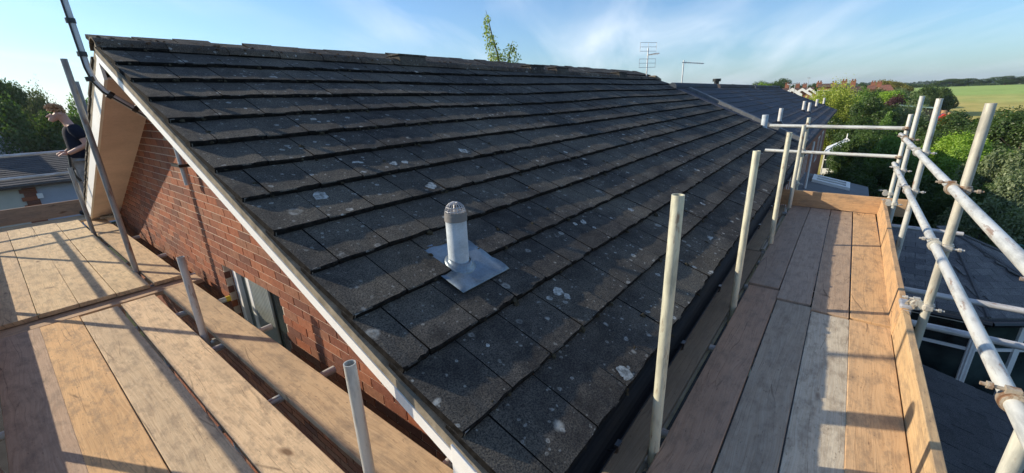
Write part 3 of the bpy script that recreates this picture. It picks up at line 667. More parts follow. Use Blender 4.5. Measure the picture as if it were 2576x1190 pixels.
# soil vent pipe with its lead slate
vp = empty('vent_pipe', RP(1.462, 1.045, -.03)); vp.parent = house
MB().tube((0, 0, -.15), (0, 0, .285), .056, 28).build('pipe', PIPEW, vp, True); MB().tube((0, 0, .270), (0, 0, .302), .060, 28).tube((0, 0, .300), (0, 0, .318), .058, 28).build('collar', CAGE, vp, True)
mb = MB()
for k in range(9):
    a = k*math.pi/9; mb.path([(math.cos(a)*.054*math.cos(b), math.sin(a)*.054*math.cos(b), .315+.055*math.sin(b)) for b in [math.pi*i/10 for i in range(11)]], .0020, 5)
for h, r in ((.325, .053), (.345, .046)): mb.path([(math.cos(a)*r, math.sin(a)*r, h) for a in [2*math.pi*i/18 for i in range(19)]], .0018, 5)
mb.build('cage', TAPE, vp)
inv = Matrix.Translation(-vp.location); mb = MB(); nu, nv = 10, 12; vs = []
x0, x1, v0, v1 = 1.30, 1.675, .862, 1.27
for j in range(nv+1):
    for i in range(nu+1):
        x = x0+(x1-x0)*i/nu; v = v0+(v1-v0)*j/nv; h = .006+.006*math.sin(i*1.3)*math.sin(j*.9)-.028*(v-v0)/.4
        if i == nu: h += .008*abs(math.sin(j*.8))
        vs.append(inv @ RP(x, v, h))
mb.add(vs, [(j*(nu+1)+i, j*(nu+1)+i+1, (j+1)*(nu+1)+i+1, (j+1)*(nu+1)+i) for j in range(nv) for i in range(nu)])
c0 = inv @ RP(1.462, 1.045, 0); n = 28
rings = [(.086, -.004), (.072, .004), (.064, .012), (.059, .030)]
vs = []
d = (Rg(1)-Ev(1)).normalized()
for r, h in rings:
    for k in range(n):
        a = k*2*math.pi/n; q = Vector((math.cos(a)*r, math.sin(a)*r, 0)); vs.append(c0+Vector((q.x, q.y, q.y*.4315*(1-h*12)+h)))
mb.add(vs, [(j*n+k, j*n+(k+1) % n, (j+1)*n+(k+1) % n, (j+1)*n+k) for j in range(3) for k in range(n)])
sl_ = mb.build('lead_slate', LEAD, vp, True); so_ = sl_.modifiers.new('thickness', 'SOLIDIFY'); so_.thickness = .003
# second vent pipe near the far end
v2 = empty('vent_pipe', (11.95, 1.62, -.86)); v2.parent = house; MB().tube((0, 0, -.1), (0, 0, .32), .07, 18).build('pipe', PIPEW, v2, True); MB().prism([(-.2, -.2, -.06), (.2, -.2, -.06), (.2, .2, .11), (-.2, .2, .11)], (0, 0, .01)).build('lead_slate', LEAD, v2)

# cranked aerial mast on the gable
mast = empty('aerial_mast', (1.05, 4.5, -.62), 'tall grey cranked aerial mast with black tape bands bracketed to the brick gable', 'aerial mast')
B0 = Vector((1.05, 4.5, -.62)); path = [(1.055, -.62), (1.05, -.30), (1.04, -.22), (1.0, -.12), (.93, -.04), (.80, .08), (.71, .16), (.67, .235), (.655, .33), (.650, .8), (.645, 1.6)]
pts = [Vector((x, 4.5, z))-B0 for x, z in path]
MB().path(pts, .021, 12).build('mast_tube', ALU, mast, True)
MB().path([p+Vector((-.018, -.018, 0)) for p in pts[3:]], .006, 6).build('cable', BLACK, mast)
for x, z, dx, dz in ((.86, .03, -.13, .12), (.735, .135, -.1, .09), (.652, .42, 0, 1), (.649, .64, 0, 1), (.648, .80, 0, 1), (.652, .25, -.1, 1)):
    c = Vector((x, 4.5, z))-B0; d = Vector((dx, 0, dz)).normalized()*.016; MB().tube(c-d, c+d, .0285, 12).build('tape_band', BLACK, mast, True)
for z in (-.22, -.44): MB().box((-.05, -.13, z+.62-.012), (-.026, .10, z+.62+.012)).box((-.026, -.13, z+.62-.012), (.07, -.10, z+.62+.012)).build('wall_bracket', BLACK, mast)

# ------------------------------------------------------------------ the row of houses joined on behind
def P2(x, v): # slope of the next houses
    e = Vector((x, .70, -1.205)); r = Vector((x, 3.95, .195)); return e+(r-e).normalized()*v
S2 = (P2(0, 1)-P2(0, 0)); L2 = math.hypot(3.25, 1.40)
TA = tile_mesh('roof_tile', .33, .40, .040, math.radians(5), TILE2); TB = tile_mesh('roof_tile', .33, .40, .040, math.radians(5), TILE3)
for (xa, xb, mt, me, lab, lim) in ((12.1, 17.0, TILE2, TA, 'blue-grey tiled terraced house joined to the mossy roofed one', 160), (17.0, 24.0, TILE3, TB, 'brown and grey tiled terraced house in the middle of the row', 60), (24.0, 32.7, TILE3, TB, 'terraced house with dark tiles at the far end of the row', 0)):
    hh = empty('terraced_house', (xa, .9, GZ), lab, 'house', 'houses of the terrace joined to the near house'); off = -hh.location
    mb = MB(); T = lambda p: Vector(p)+off
    top = [T(P2(xa+.0, L2)), T(P2(xb, L2))]
    mb.prism([T(P2(xa, 0)), T(P2(xb, 0)), T(P2(xb, L2)), T(P2(xa, L2))], (0, 0, -.09)); mb.prism([T(P2(xa, L2)), T(P2(xb, L2)), T((xb, 7.3, -1.25)), T((xa, 7.3, -1.25))], (0, 0, -.09))
    rf = mb.build('roof', mt, hh); rf_off = P2(xa, 0)+off
    skew = (xa < 13)
    tiled_plane(rf, rf_off+Vector((0, 0, .02)), (1, 0, 0), S2, int((xb-xa)/.325), 11, .325, L2/10.8, me, .33, clip=(lambda a, v: a > v*.26-.1) if skew else None, limit=lim, joined='distant_roof_tiles')
    MB().box((0, .15, 0), (xb-xa, .4, 5.15)).build('wall', FBRICK, hh)
    MB().box((0, -.16, 5.24), (xb-xa, -.05, 5.34)).build('gutter', BLACK, hh)
    for k in range(int((xb-xa)/.45)): MB().tube((k*.45, 3.05, 6.80), (k*.45+.44, 3.05, 6.80), .11, 10).build('ridge_tile', mt, hh, True)
    for k in range(1 if xa < 20 else 2): 
        w_ = empty('window', (1.2+k*3, .14, 3.2)); w_.parent = hh; MB().box((0, 0, 0), (1.4, .05, .07)).box((0, 0, 1.13), (1.4, .05, 1.2)).box((0, 0, .07), (.07, .05, 1.13)).box((1.33, 0, .07), (1.4, .05, 1.13)).box((.66, 0, .07), (.73, .05, 1.13)).build('window_frame', WHITE, w_); MB().box((.07, .03, .07), (1.33, .04, 1.13)).build('pane', GLASS, w_)
    if xa < 13:
        for k in range(10):   # stepped dry verge units
            v = k*L2/10.8; x = xa+v*.26-.05; q = P2(x, v)+off; q2 = P2(x+.09, v+L2/10.8)+off
            M = frame(q+Vector((0, 0, .03)), (1, 0, 0), (q2-q)); MB().box((-.03, 0, -.07), (.14, .36, .055), M).build('verge_unit', plain('verge_cap', (.12, .13, .14), .7) if k == 0 else D.materials['verge_cap'], hh, bevel=.01)
        MB().tube((18.0-xa, 3.9, 6.7), (18.0-xa, 3.9, 7.1), .10, 14).tube((18.0-xa, 3.9, 7.1), (18.0-xa, 3.9, 7.18), .17, 14).build('chimney_pot', BLACK, hh, True) if xb > 18 else None
    if xa == 17.0: MB().tube((1.3, 3.4, 6.7), (1.3, 3.4, 7.02), .09, 14).tube((1.3, 3.4, 7.02), (1.3, 3.4, 7.12), .15, 14).build('roof_vent_cowl', BLACK, hh, True)
    vents = [(13.8, 1.52, -.85, 'a')] if xa < 13 else ([(21.35, 1.58, -.83, 'b'), (21.68, 1.41, -.90, 'b')] if xa < 18 else [(27.11, 1.48, -.87, 'b'), (32.2, 1.42, -.89, 'b')])
    for x, y, z, kk in vents:
        vv = empty('vent_pipe', Vector((x, y, z))+off); vv.parent = hh
        r = .05 if kk == 'a' else .055; MB().tube((0, 0, -.1), (0, 0, .40), r, 12).build('pipe', GWHITE, vv, True); MB().tube((0, 0, -.02), (0, 0, .06), r*2.2, 12, r*1.1).build('collar', BLACK, vv, True)
# downpipe and white eaves trims of the terrace
hh = D.objects['terraced_house']; 
for x in (-.2, 4.7): MB().tube((x, -.1, .2), (x, -.1, 5.0), .035, 10).build('downpipe', WHITE, hh, True)

def aerial(px, py, dist, label, kind):
    b = at(px, py, dist); e = empty('tv_aerial', b, label, 'tv aerial', 'tv aerials above the roofs')
    if kind == 'grid':
        MB().tube((0, 0, -.4), (0, 0, .78), .018, 8).build('mast', ALU, e, True)
        mb = MB(); R = Matrix.Rotation(math.radians(-38), 4, 'Z')
        for s in (1, -1):
            zs = [.60+s*(.10+.11*k) for k in range(3)]
            for z in zs: mb.tube(R @ Vector((-.26, 0, z)), R @ Vector((.26, 0, z)), .0055, 5)
            for x in (-.25, 0, .25): mb.tube(R @ Vector((x, 0, zs[0])), R @ Vector((x, 0, zs[2])), .0055, 5)
        mb.build('reflector', ALU, e); mb = MB(); mb.tube(R @ Vector((0, .05, .6)), R @ Vector((0, -.55, .58)), .011, 6)
        for k in range(6): mb.tube(R @ Vector((-.07, -.12-.07*k, .6)), R @ Vector((.07, -.12-.07*k, .6)), .007, 5)
        mb.build('boom', ALU, e)
    elif kind == 'yagi':
        MB().tube((0, 0, -.3), (0, 0, .78), .019, 8).build('mast', ALU, e, True); mb = MB(); d = Vector((.55, -.62, -.06)).normalized(); p = Vector((0, 0, .72)); s = d.cross(Vector((0, 0, 1)))
        mb.tube(p-d*.05, p+d*.62, .012, 6)
        for k in range(9): q = p+d*(.07*k); mb.tube(q-Vector((0, 0, .04)), q+Vector((0, 0, .04)), .006, 5)
        mb.build('boom', ALU, e)
    else:
        MB().tube((0, 0, -.5), (0, 0, 1.0), .03, 6).build('mast', ALU, e, True); MB().tube((-.3, .2, .95), (.3, -.2, .95), .03, 5).tube((-.2, -.2, .9), (.2, .2, .9), .02, 5).build('boom', ALU, e)
aerial(1626, 196, 13.2, 'aerial with two wire grid reflectors behind the end of the mossy ridge', 'grid')
aerial(1714, 222, 14.2, 'white mast with a short sideways yagi aerial at the roof junction', 'yagi')
for px, py, d, l in ((1984, 240, 46, 'thin aerial on the terrace roof in front of the white-edged gables, left one'), (1997, 232, 60, 'thin slanting aerial in front of the first white-edged gable'), (2032, 214, 75, 'thin aerial above the red chimneys')): aerial(px, py, d, l, 'far')

# ------------------------------------------------------------------ low extensions behind the right platform
def shed_roof(o, lab): pass
# dark shingle lean-to under the platform
ext = empty('lean_to', (4, .9, GZ), 'lean-to extension with dark shingle roof right below the platform', 'extension')
off = -ext.location; uy = Vector((0, 1, .27)).normalized(); o0 = Vector((0.6, -3.6, -4.42))+off
mb = MB(); mb.prism([o0, o0+Vector((7.0, 0, 0)), o0+Vector((7.0, 0, 0))+uy*4.66, o0+uy*4.66], (0, 0, -.12)); rf = mb.build('roof', SHING, ext)
SM = tile_mesh('shingle', .335, .30, .026, math.radians(2.5), SHING)
tiled_plane(rf, o0+Vector((0, 0, .022)), (1, 0, 0), uy, 20, 22, .35, .21, SM, .34, bond=.37, limit=300, name='shingle', joined='far_shingles')
MB().box((0.8-4, -4.3, 0), (7.4-4, -4.15, 2.05)).box((7.3-4, -4.15, 0), (7.4-4, 0, 2.2)).build('wall', BRICK, ext)
MB().box((7.6-4, -4.6, 2.0), (7.66-4, 0, 2.13)).build('trim', BLACK, ext).hide_render = False
# hipped slate roof garden room
gr = empty('garden_room', (12.6, .9, GZ), 'glazed garden room with a grey hipped slate roof and white frames', 'garden room')
off = -gr.location; ez = -4.0; tz = -3.02
pl_ = [(10.35, .9), (10.35, -2.55), (11.3, -3.9), (14.0, -3.9), (14.9, -2.55), (14.9, .9)]; A1 = (12.6, .9, tz); A2 = (12.6, -2.1, tz)
mb = MB(); facets = [((10.35, .9), (10.35, -2.55), A2, A1), ((10.35, -2.55), (11.3, -3.9), A2, None), ((11.3, -3.9), (14.0, -3.9), A2, None), ((14.0, -3.9), (14.9, -2.55), A2, None), ((14.9, -2.55), (14.9, .9), A1, A2)]
for a, b, c, d in facets:
    pts = [Vector((*a, ez)), Vector((*b, ez)), Vector(c)]+([Vector(d)] if d else [])
    mb.prism([p+off for p in pts], (0, 0, -.07))
grr = mb.build('roof', SLATE, gr)
SLM = tile_mesh('slate', .30, .26, .016, math.radians(2), SLATE)
def inside(poly, p):
    s = None
    for i in range(len(poly)):
        a, b = poly[i], poly[(i+1) % len(poly)]; c = (b[0]-a[0])*(p[1]-a[1])-(b[1]-a[1])*(p[0]-a[0])
        if s is None: s = c > 0
        elif (c > 0) != s: return False
    return True
its = []
for fi, (a, b, c, d) in enumerate(facets):
    if fi == 4 or fi == 3: continue
    A, B, C = Vector((*a, ez)), Vector((*b, ez)), Vector(c); ux = (B-A).normalized(); n_ = ux.cross(C-A).normalized(); uy = n_.cross(ux)
    if n_.z < 0: n_ = -n_; uy = -uy
    if uy.z < 0: uy = -uy
    P3 = [A, B, C]+([Vector(d)] if d else []); poly = [((p-A).dot(ux), (p-A).dot(uy)) for p in P3]
    if ux.cross(uy).z < 0: ux = -ux; A0 = A
    poly = [((p-A).dot(ux), (p-A).dot(uy)) for p in P3]
    xs_ = [p[0] for p in poly]; ys_ = [p[1] for p in poly]
    for j in range(int(max(ys_)/.17)+1):
        for i in range(-1, int((max(xs_)-min(xs_))/.31)+2):
            s_ = min(xs_)+i*.31+(.155 if j % 2 else 0); v_ = j*.17
            if inside(poly, (s_+.155, v_+.09)): its.append((frame(A+off+ux*s_+uy*v_+ux.cross(uy)*(.020+random.uniform(0, .003)), ux, uy), 1))
lay(grr, 'slate', its, SLM, 300, 'far_slates')
mb = MB()
for e in ((10.35, -2.55, ez), (11.3, -3.9, ez), (14.0, -3.9, ez)): mb.path([Vector(e)+off+Vector((0, 0, .03)), Vector(A2)+off+Vector((0, 0, .04))], .035, 6)
mb.build('hip_cap', SLATE, gr)
mb = MB(); gl = MB()
for a, b in (((10.5, .8), (10.5, -2.5)), ((10.5, -2.5), (11.35, -3.75)), ((11.35, -3.75), (13.95, -3.75))):
    A, B = Vector((*a, 0)), Vector((*b, 0)); L = (B-A).length; u = (B-A)/L; nseg = max(1, round(L/.95))
    for z0, z1, hw in ((-6.6, -5.95, .05), (-4.2, -4.08, .05), (-4.75, -4.69, .035)): M = frame(A+off, u, Vector((0, 0, 1)).cross(u)); mb.box((0, -hw, z0), (L, hw, z1), Matrix.Translation((0, 0, 0)) @ frame(A+off, u, Vector((0, 0, 1)).cross(u)))
    for k in range(nseg+1): mb.box((L*k/nseg-.05, -.055, -5.95), (L*k/nseg+.05, .055, -4.2), frame(A+off, u, Vector((0, 0, 1)).cross(u)))
    gl.box((0, -.01, -5.95), (L, .01, -4.2), frame(A+off, u, Vector((0, 0, 1)).cross(u)))
# frame() placed at z of off: shift to world heights
for q in (mb, gl): pass
mb.build('window_frame', WHITE, gr); gl.build('pane', GLASS, gr)
mb = MB(); 
for a, b in (((10.30, .9), (10.30, -2.6)), ((10.30, -2.6), (11.28, -3.98)), ((11.28, -3.98), (14, -3.98))): mb.tube(Vector((*a, ez-.07))+off, Vector((*b, ez-.07))+off, .055, 8)
mb.build('gutter', BLACK, gr, True)
# lean-to extension with a long skylight further along
sk = empty('extension', (18, .6, GZ), 'single-storey extension with grey lean-to roof and long white-framed skylight', 'extension'); off = -sk.location
MR = lambda x, y, h=0: Vector((x, y, -3.07-.2*(1.15-y)+h))+off
mb = MB(); mb.prism([MR(15.6, 1.2), MR(15.6, -.95), MR(20, -.95), MR(20, 1.2)], (0, 0, -.12)); mb.build('roof', plain('grey_felt_roof', (.13, .145, .155), .8, var=.12, scale=1.5), sk)
MB().box((-2.3, -1.45, 0), (1.9, .4, 2.95)).build('wall', BRICK, sk)
s = empty('skylight', (0, 0, 0)); s.parent = sk
F = lambda xa, xb, ya, yb, h0, h1: MB().prism([MR(xa, ya, h0), MR(xb, ya, h0), MR(xb, yb, h0), MR(xa, yb, h0)], (0, 0, h1-h0))
for q in ((18.3, 18.48, -.40, .72), (19.3, 19.48, -.40, .72), (18.48, 19.3, -.40, -.28), (18.48, 19.3, .60, .72), (18.82, 18.94, -.28, .60)): F(*q, 0, .10).build('window_frame', WHITE, s)
F(18.48, 19.3, -.28, .60, 0, .03).build('pane', GLASS, s)
# white conservatory in a garden further down the row
cv = empty('conservatory', (42.5, -.05, GZ), 'small white conservatory with pale hipped roof below the far eaves', 'conservatory')
mb = MB(); mb.prism([(-2.4, 1.6, 2.35), (-2.4, -1.4, 2.35), (0, 0, 3.35)], (0, 0, -.03)); mb.prism([(-2.4, -1.4, 2.35), (2.4, -1.4, 2.35), (0, 0, 3.35)], (0, 0, -.03)); mb.prism([(2.4, -1.4, 2.35), (2.4, 1.6, 2.35), (0, 0, 3.35)], (0, 0, -.03)); mb.prism([(2.4, 1.6, 2.35), (-2.4, 1.6, 2.35), (0, 0, 3.35)], (0, 0, -.03))
mb.build('roof', plain('bluish_polycarbonate', (.62, .67, .72), .4, var=.05), cv); cv.scale = (.75, .75, .85); mb = MB()
for q_ in ((-2.4, 1.6, 2.38), (-2.4, -1.4, 2.38), (-2.4, .1, 2.38), (2.4, -1.4, 2.38)): mb.tube(q_, (0, 0, 3.38), .05, 5)
mb.tube((0, 0, 3.3), (0, 0, 3.8), .05, 5)
for y in (-1.35, -.6, .15, .9, 1.55): mb.box((-2.3, y-.05, .0), (-2.2, y+.05, 2.3))
mb.box((-2.3, -1.35, 2.15), (-2.2, 1.55, 2.32)); mb.box((-2.3, -1.35, 1.55), (-2.21, 1.55, 1.63)); mb.box((-2.3, -1.35, 0), (-2.2, 1.55, .8)); mb.box((-2.2, -1.35, 0), (2.3, -1.25, .8)); mb.build('window_frame', WHITE, cv); MB().box((-2.24, -1.3, .8), (2.2, 1.5, 2.2)).build('pane', GLASS, cv)

# garden fence, stones, toy, soil
fn = empty('garden_fence', (15, -5, GZ), 'black timber garden fence behind the slate-roofed garden room', 'fence'); PB = MB().box((-.07, -.012, 0), (.07, .012, 1.75)).mesh('fence_board', FDARK)
fa, fb = Vector((19.5, -2.5, 0)), Vector((14.0, -9.5, 0)); L = (fb-fa).length; u = (fb-fa).normalized()
fn.location = (fa.x, fa.y, GZ); ang = math.atan2(u.y, u.x)
for k in range(int(L/.15)): o = link('fence_board', PB, None, fn, u*(k*.15)); o.rotation_euler.z = ang
for k in range(5): MB().box((-.05, -.05, 0), (.05, .05, 1.85)).build('post', FDARK, fn, loc=u*(k*L/4)+Vector((0, .06, 0)))
nt = at(2500, 628, 17.5); r_ = empty('trampoline_net', (nt.x, nt.y, GZ), 'green slatted net panel beyond the slate hip, right of the long handrail', 'garden frame')
mb = MB()
for k in range(14): mb.tube((-.1*k, -.16*k, 1.0), (-.1*k-.25, -.16*k-.1, 2.4), .015, 5)
mb.tube((.1, .1, 2.4), (-1.9, -2.5, 2.4), .03, 6); mb.tube((.3, .2, 1.0), (-1.5, -2.3, 1.0), .03, 6); mb.build('net', GREENM, r_)
ty = at(2371, 297, 62); o = empty('garden_toy', (ty.x, ty.y, GZ), 'bright red plastic garden toy among the shrubs', 'garden toy')
sb = ty.z-GZ; MB().box((-.6, -.7, sb-1.6), (.6, .6, sb)).prism([(-.6, -.7, sb), (-.6, .6, sb), (-.6, 0, sb+.5)], (1.2, 0, 0)).build('body', GRED, o, bevel=.1); MB().box((-.5, -1.9, sb-1.6), (.5, -.75, sb-.9)).build('slide', GRED, o, bevel=.1); MB().box((-.5, -1.8, 0), (.5, .6, sb-1.6)).build('stand', FDARK, o)
sp = at(2352, 240, 118); mb = MB()
for i in range(9): mb.tube((0, -i*.9+3.6, 0), (0, -i*.9+3.6, 1.2+1.3*math.sin(.5+i*.33)), 1.5, 9, .5)
tag(mb.build('soil_heap', SOIL, None, True, loc=(sp.x, sp.y, GZ+2.0)), 'bare orange soil heap at the edge of the field', 'soil heap'); D.objects['soil_heap'].location.z = GZ
for (px, py, s_, l) in ((2330, 425, 1.1, 'pale garden stones seen between the outer poles'), (2490, 398, .9, 'pale garden stones right of the big bare pole'), (2470, 428, .8, 'lower patch of pale stones right of the big bare pole'), (2350, 372, 1.4, 'small pale paved patch behind the lime green bush')):
    q = ray(px, py); q = Vector(q*(GZ/q[2])); b = MB(); st_ = empty('paving_patch', (q.x, q.y, GZ), l, 'garden stones', 'patches of pale garden stones')
    for k in range(7):
        cx, cy, r0 = random.uniform(-2, 2)*s_, random.uniform(-1.2, 1.2)*s_, random.uniform(.3, .6)*s_; n = 7; hh_ = random.uniform(.08, .3)
        vs = [(cx+math.cos(k2*.9)*r0*random.uniform(.8, 1.1), cy+math.sin(k2*.9)*r0*random.uniform(.8, 1.1), 0) for k2 in range(n)]
        MB().add(vs+[(x, y, hh_) for x, y, z in vs], [tuple(range(n, 2*n))]+[(i, (i+1) % n, (i+1) % n+n, i+n) for i in range(n)]).build('stone', STONE, st_)
for (px, py, d) in ((2308, 268, 62),):
    q = at(px, py, d); o = empty('garden_shed', (q.x, q.y, GZ), 'garden shed with a pale green roof behind the scaffold poles', 'shed'); hh_ = q.z-GZ; MB().box((-1, -1.2, 0), (1, 1.2, hh_-.2)).build('wall', FDARK, o); MB().prism([(-1.2, -1.4, hh_-.2), (1.2, -1.4, hh_-.2), (1.2, 1.4, hh_+.1), (-1.2, 1.4, hh_+.1)], (0, 0, .08)).build('roof', plain('pale_green_felt', (.25, .38, .32), .8), o)

# ------------------------------------------------------------------ far houses
def far_house(pxa, pxb, pytop, pyeave, dist, wall, roofm, label, gable=True, trim=False, depth=8, chim=(), hip=False):
    a = at(pxa, pyeave, dist); b = at(pxb, pyeave, dist); top = at((pxa+pxb)/2, pytop, dist).z; c = (a+b)/2; wv = (b-a); W = math.hypot(wv.x, wv.y); ang = math.atan2(wv.y, wv.x)
    ez_ = c.z-GZ; tz_ = top-GZ; h = empty('far_house', (c.x, c.y, GZ), label, 'house', 'houses beyond the gardens', rz=ang)
    mb = MB(); mb.box((-W/2+.2, .3, 0), (W/2-.2, depth, ez_))
    if gable: mb.prism([(-W/2+.2, .3, ez_), (W/2-.2, .3, ez_), (0, .3, tz_-.15)], (0, depth-.3, 0))
    mb.build('wall', wall, h); mb = MB()
    if gable:
        for s in (-1, 1): mb.prism([(s*W/2, 0, ez_-.1), (0, 0, tz_), (0, depth, tz_), (s*W/2, depth, ez_-.1)], (0, 0, .12))
    else:
        k = W*.28 if hip else 0
        mb.add([(-W/2, 0, ez_), (W/2, 0, ez_), (W/2, depth, ez_), (-W/2, depth, ez_), (-W/2+k, depth/2, tz_), (W/2-k, depth/2, tz_)], [(0,1,5,4), (2,3,4,5), (1,2,5), (3,0,4), (0,3,2,1)])
    rf = mb.build('roof', roofm, h)
    if trim:
        mb = MB()
        for s in (-1, 1): mb.prism([(s*W/2, -.05, ez_-.35), (s*W/2, -.05, ez_+.05), (0, -.05, tz_+.10), (0, -.05, tz_-.3)], (0, .08, 0))
        mb.build('bargeboard', WHITE, h)
    for cx_, ch in chim:
        q = empty('chimney', (cx_*W, depth*.5, tz_-.6)); q.parent = h; MB().box((-.45, -.35, 0), (.45, .35, ch+.6)).box((-.52, -.42, ch+.45), (.52, .42, ch+.6)).build('stack', FBRICK, q)
        for s in (-.22, .22): MB().tube((s, 0, ch+.6), (s, 0, ch+.95), .13, 8).build('pot', ORTILE, q, True)
    if ez_ > 3.5:
        for s in (-.22, .22): 
            w_ = empty('window', (s*W, .26, ez_-1.7)); w_.parent = h; MB().box((-.6, 0, 0), (.6, .03, 1.1)).build('window_frame', WHITE, w_); MB().box((-.5, -.02, .08), (.5, -.005, 1.02)).build('pane', GLASS, w_)
    return h
far_house(1964, 2018, 223, 238, 66, FBRICK, BRTILE, 'orange brick gable with white bargeboards, nearest of three in a row', trim=True)
far_house(1988, 2044, 223, 239, 80, FBRICK, BRTILE, 'orange brick gable with white bargeboards, middle one of three', trim=True)
far_house(2012, 2058, 222, 236, 94, FBRICK, BRTILE, 'orange brick gable with white bargeboards, farthest of three', trim=True)
far_house(1966, 2048, 220, 227, 140, FBRICK, BRTILE, 'house behind the three gables with a row of red chimneys', gable=False, chim=((-.36, 1.1), (-.02, .9), (.2, .8)))
far_house(2056, 2093, 210, 219, 110, FBRICK, BRTILE, 'tall brick house with dark roof rising above the willow-like tree', gable=False, chim=((-.42, .3),))
far_house(2092, 2115, 211, 220, 118, FBRICK, BRTILE, 'house with dark roof right of the tall brick house', gable=False, hip=True, chim=((-.3, .3),))
far_house(2114, 2146, 218, 233, 112, FBRICK, BRTILE, 'brick house with steep dark roof and chimney left of the white gable', gable=False, chim=((-.36, 1.2),))
far_house(2138, 2171, 217, 232, 118, CREAM, BRTILE, 'white rendered house with dark gabled roof', gable=False, chim=((-.40, 1.2),))
far_house(2180, 2207, 214, 225, 135, FBRICK, ORTILE, 'house with orange clay tiled roof', gable=False, chim=((.0, .7),))
far_house(2203, 2250, 213, 228, 130, STONE, ORTILE, 'wide house with hipped pinkish clay roof', gable=False, hip=True, chim=((-.4, .6),))
far_house(2162, 2176, 240, 245, 76, STONE, ORTILE, 'small roof peeping out between the bushes', gable=True)

# bungalow at the left
bg_ = at(60, 452, 36); bu = empty('bungalow', (0, bg_.y, GZ), 'bungalow with dark roof, brick pier and pale garage door beyond the far platform', 'bungalow'); ez_ = at(60, 458, 36).z-GZ; tz_ = at(60, 388, 41).z-GZ
L0 = lambda px: at(px, 500, 36).x
mb = MB(); mb.prism([(-9, -.4, ez_-.1), (7, -.4, ez_-.1), (7, 5, tz_), (-9, 5, tz_)], (0, 0, -.12)); mb.prism([(-9, 5, tz_), (7, 5, tz_), (7, 10, ez_-.1), (-9, 10, ez_-.1)], (0, 0, -.12)); rf = mb.build('roof', SLATE, bu)
RT = tile_mesh('roof_tile', .60, .40, .03, math.radians(4), SHING); tiled_plane(rf, Vector((-3, -.42, ez_-.06)), (1, 0, 0), (0, 5.4, tz_-ez_+.1), 16, 16, .6, .36, RT, .6, limit=120, joined='distant_roof_tiles')
MB().box((-8.5, .1, 0), (L0(72), .3, ez_-.2)).build('wall', CREAM, bu); MB().box((L0(98)-.2, .12, 0), (6.5, .3, ez_-.3)).build('garage_door', GARAGE, bu)
mb = MB(); x = L0(72)
for k in range(int(ez_/.225)): mb.box((x-.12-(.13 if k % 2 else 0), .02, k*.225), (L0(100), .14, k*.225+.215))
mb.build('brick_pier', BRICK, bu); MB().box((L0(96), -.05, ez_-1.0), (L0(112), .02, ez_-.72)).build('wall_light', WHITE, bu); MB().box((-9, -.5, ez_-.28), (7, -.38, ez_-.16)).build('gutter', BLACK, bu)
g_ = at(-20, 335, 44); h2 = empty('gabled_house', (g_.x-2.6, g_.y, GZ), 'light grey gable wall at the left edge behind the bungalow', 'house'); tz2 = g_.z-GZ
mb = MB(); mb.box((-3, 0, 0), (3.6, 8, tz2-1.2)); mb.prism([(-3, 0, tz2-1.2), (3.6, 0, tz2-1.2), (2.8, 0, tz2), (.3, 0, tz2+1.4)], (0, 8, 0)); mb.build('wall', plain('grey_render', (.42, .43, .44), .9), h2); MB().prism([(3.9, -.1, tz2-1.35), (2.9, -.1, tz2+.1), (2.9, 8, tz2+.1), (3.9, 8, tz2-1.35)], (0, 0, .1)).build('roof', SLATE, h2)

# ------------------------------------------------------------------ scaffold boards
PALE = (.62, .45, .30); TAN = (.60, .40, .24); GREYB = (.34, .27, .235); PINK = (.42, .24, .19); ORNG = (.58, .33, .17); PGREY = (.50, .42, .34); BROWN = (.22, .155, .12)
def board(name, c, axis, L, w, zt, colr, label, group, th=.038, cat='board', tilt=0, skew=0, rise=0):
    """c: centre of the near end (x, y); axis 'x' or 'y'"""
    mb = MB(); N = 12; vs = []; dv = random.uniform(-.003, .003); ph = random.random()*6
    for i in range(N+1):
        x = L*i/N; ww = w*(1+.006*math.sin(x*2+ph)); z = .0025*math.sin(x*1.5+ph)+rise*x/L; cup = .0015
        vs += [(x, -ww/2+dv*math.sin(x*.8), z-th), (x, ww/2+dv*math.sin(x*.8), z-th), (x, ww/2+dv*math.sin(x*.8), z), (x, 0, z-cup), (x, -ww/2+dv*math.sin(x*.8), z)]
    fs = [(i*5+k, i*5+(k+1) % 5, (i+1)*5+(k+1) % 5, (i+1)*5+k) for i in range(N) for k in range(5)]
    fs = [f[::-1] for f in fs]+[(0, 1, 2, 3, 4), tuple(N*5+k for k in (4, 3, 2, 1, 0))]
    mb.add(vs, fs, 0); o = mb.build(name, WOOD, None, bevel=.0035); lu = sum(colr)/3; o.color = (*[min(.9, (v_*.95+lu*.05)*q_) for v_, q_ in zip(colr, (1.05, 1.08, .99))], 1); o.location = (c[0], c[1], zt)
    o.rotation_euler = (tilt, 0, (math.pi/2 if axis == 'y' else 0)+skew); return tag(o, label, cat, group)
DZ = -1.60
GL, GRt = 'boards of the left platform', 'boards of the right platform'
W = .228
# left platform, near lift
board('scaffold_board', (.838, .62), 'y', 4.22, .232, DZ, (.52, .37, .245), 'dusty tan inner board nearest the brick gable, between the short poles and the window', GL)
for x, c, l, y0, L in ((.524, (.68, .50, .34), 'pale smooth board right beside the short poles, near section of the left platform', .50, 4.28), (.277, (.60, .45, .31), 'scratched beige board, second from the short poles on the left platform', .48, 4.30), (.036, (.66, .41, .215), 'warm orange-tan board, third from the short poles on the left platform', .50, 4.30), (-.205, (.45, .315, .24), 'shaded pinkish board at the lower left corner of the picture', .50, 4.30)):
    board('scaffold_board', (x, y0), 'y', L, .237, DZ+random.uniform(-.002, .002), c, l, GL, skew=random.uniform(-.002, .002))
board('scaffold_board', (-.40, 4.94), 'x', 1.45, .215, DZ-.012, (.50, .34, .23), 'board laid crosswise where the two sections of the left platform meet', GL, skew=.03)
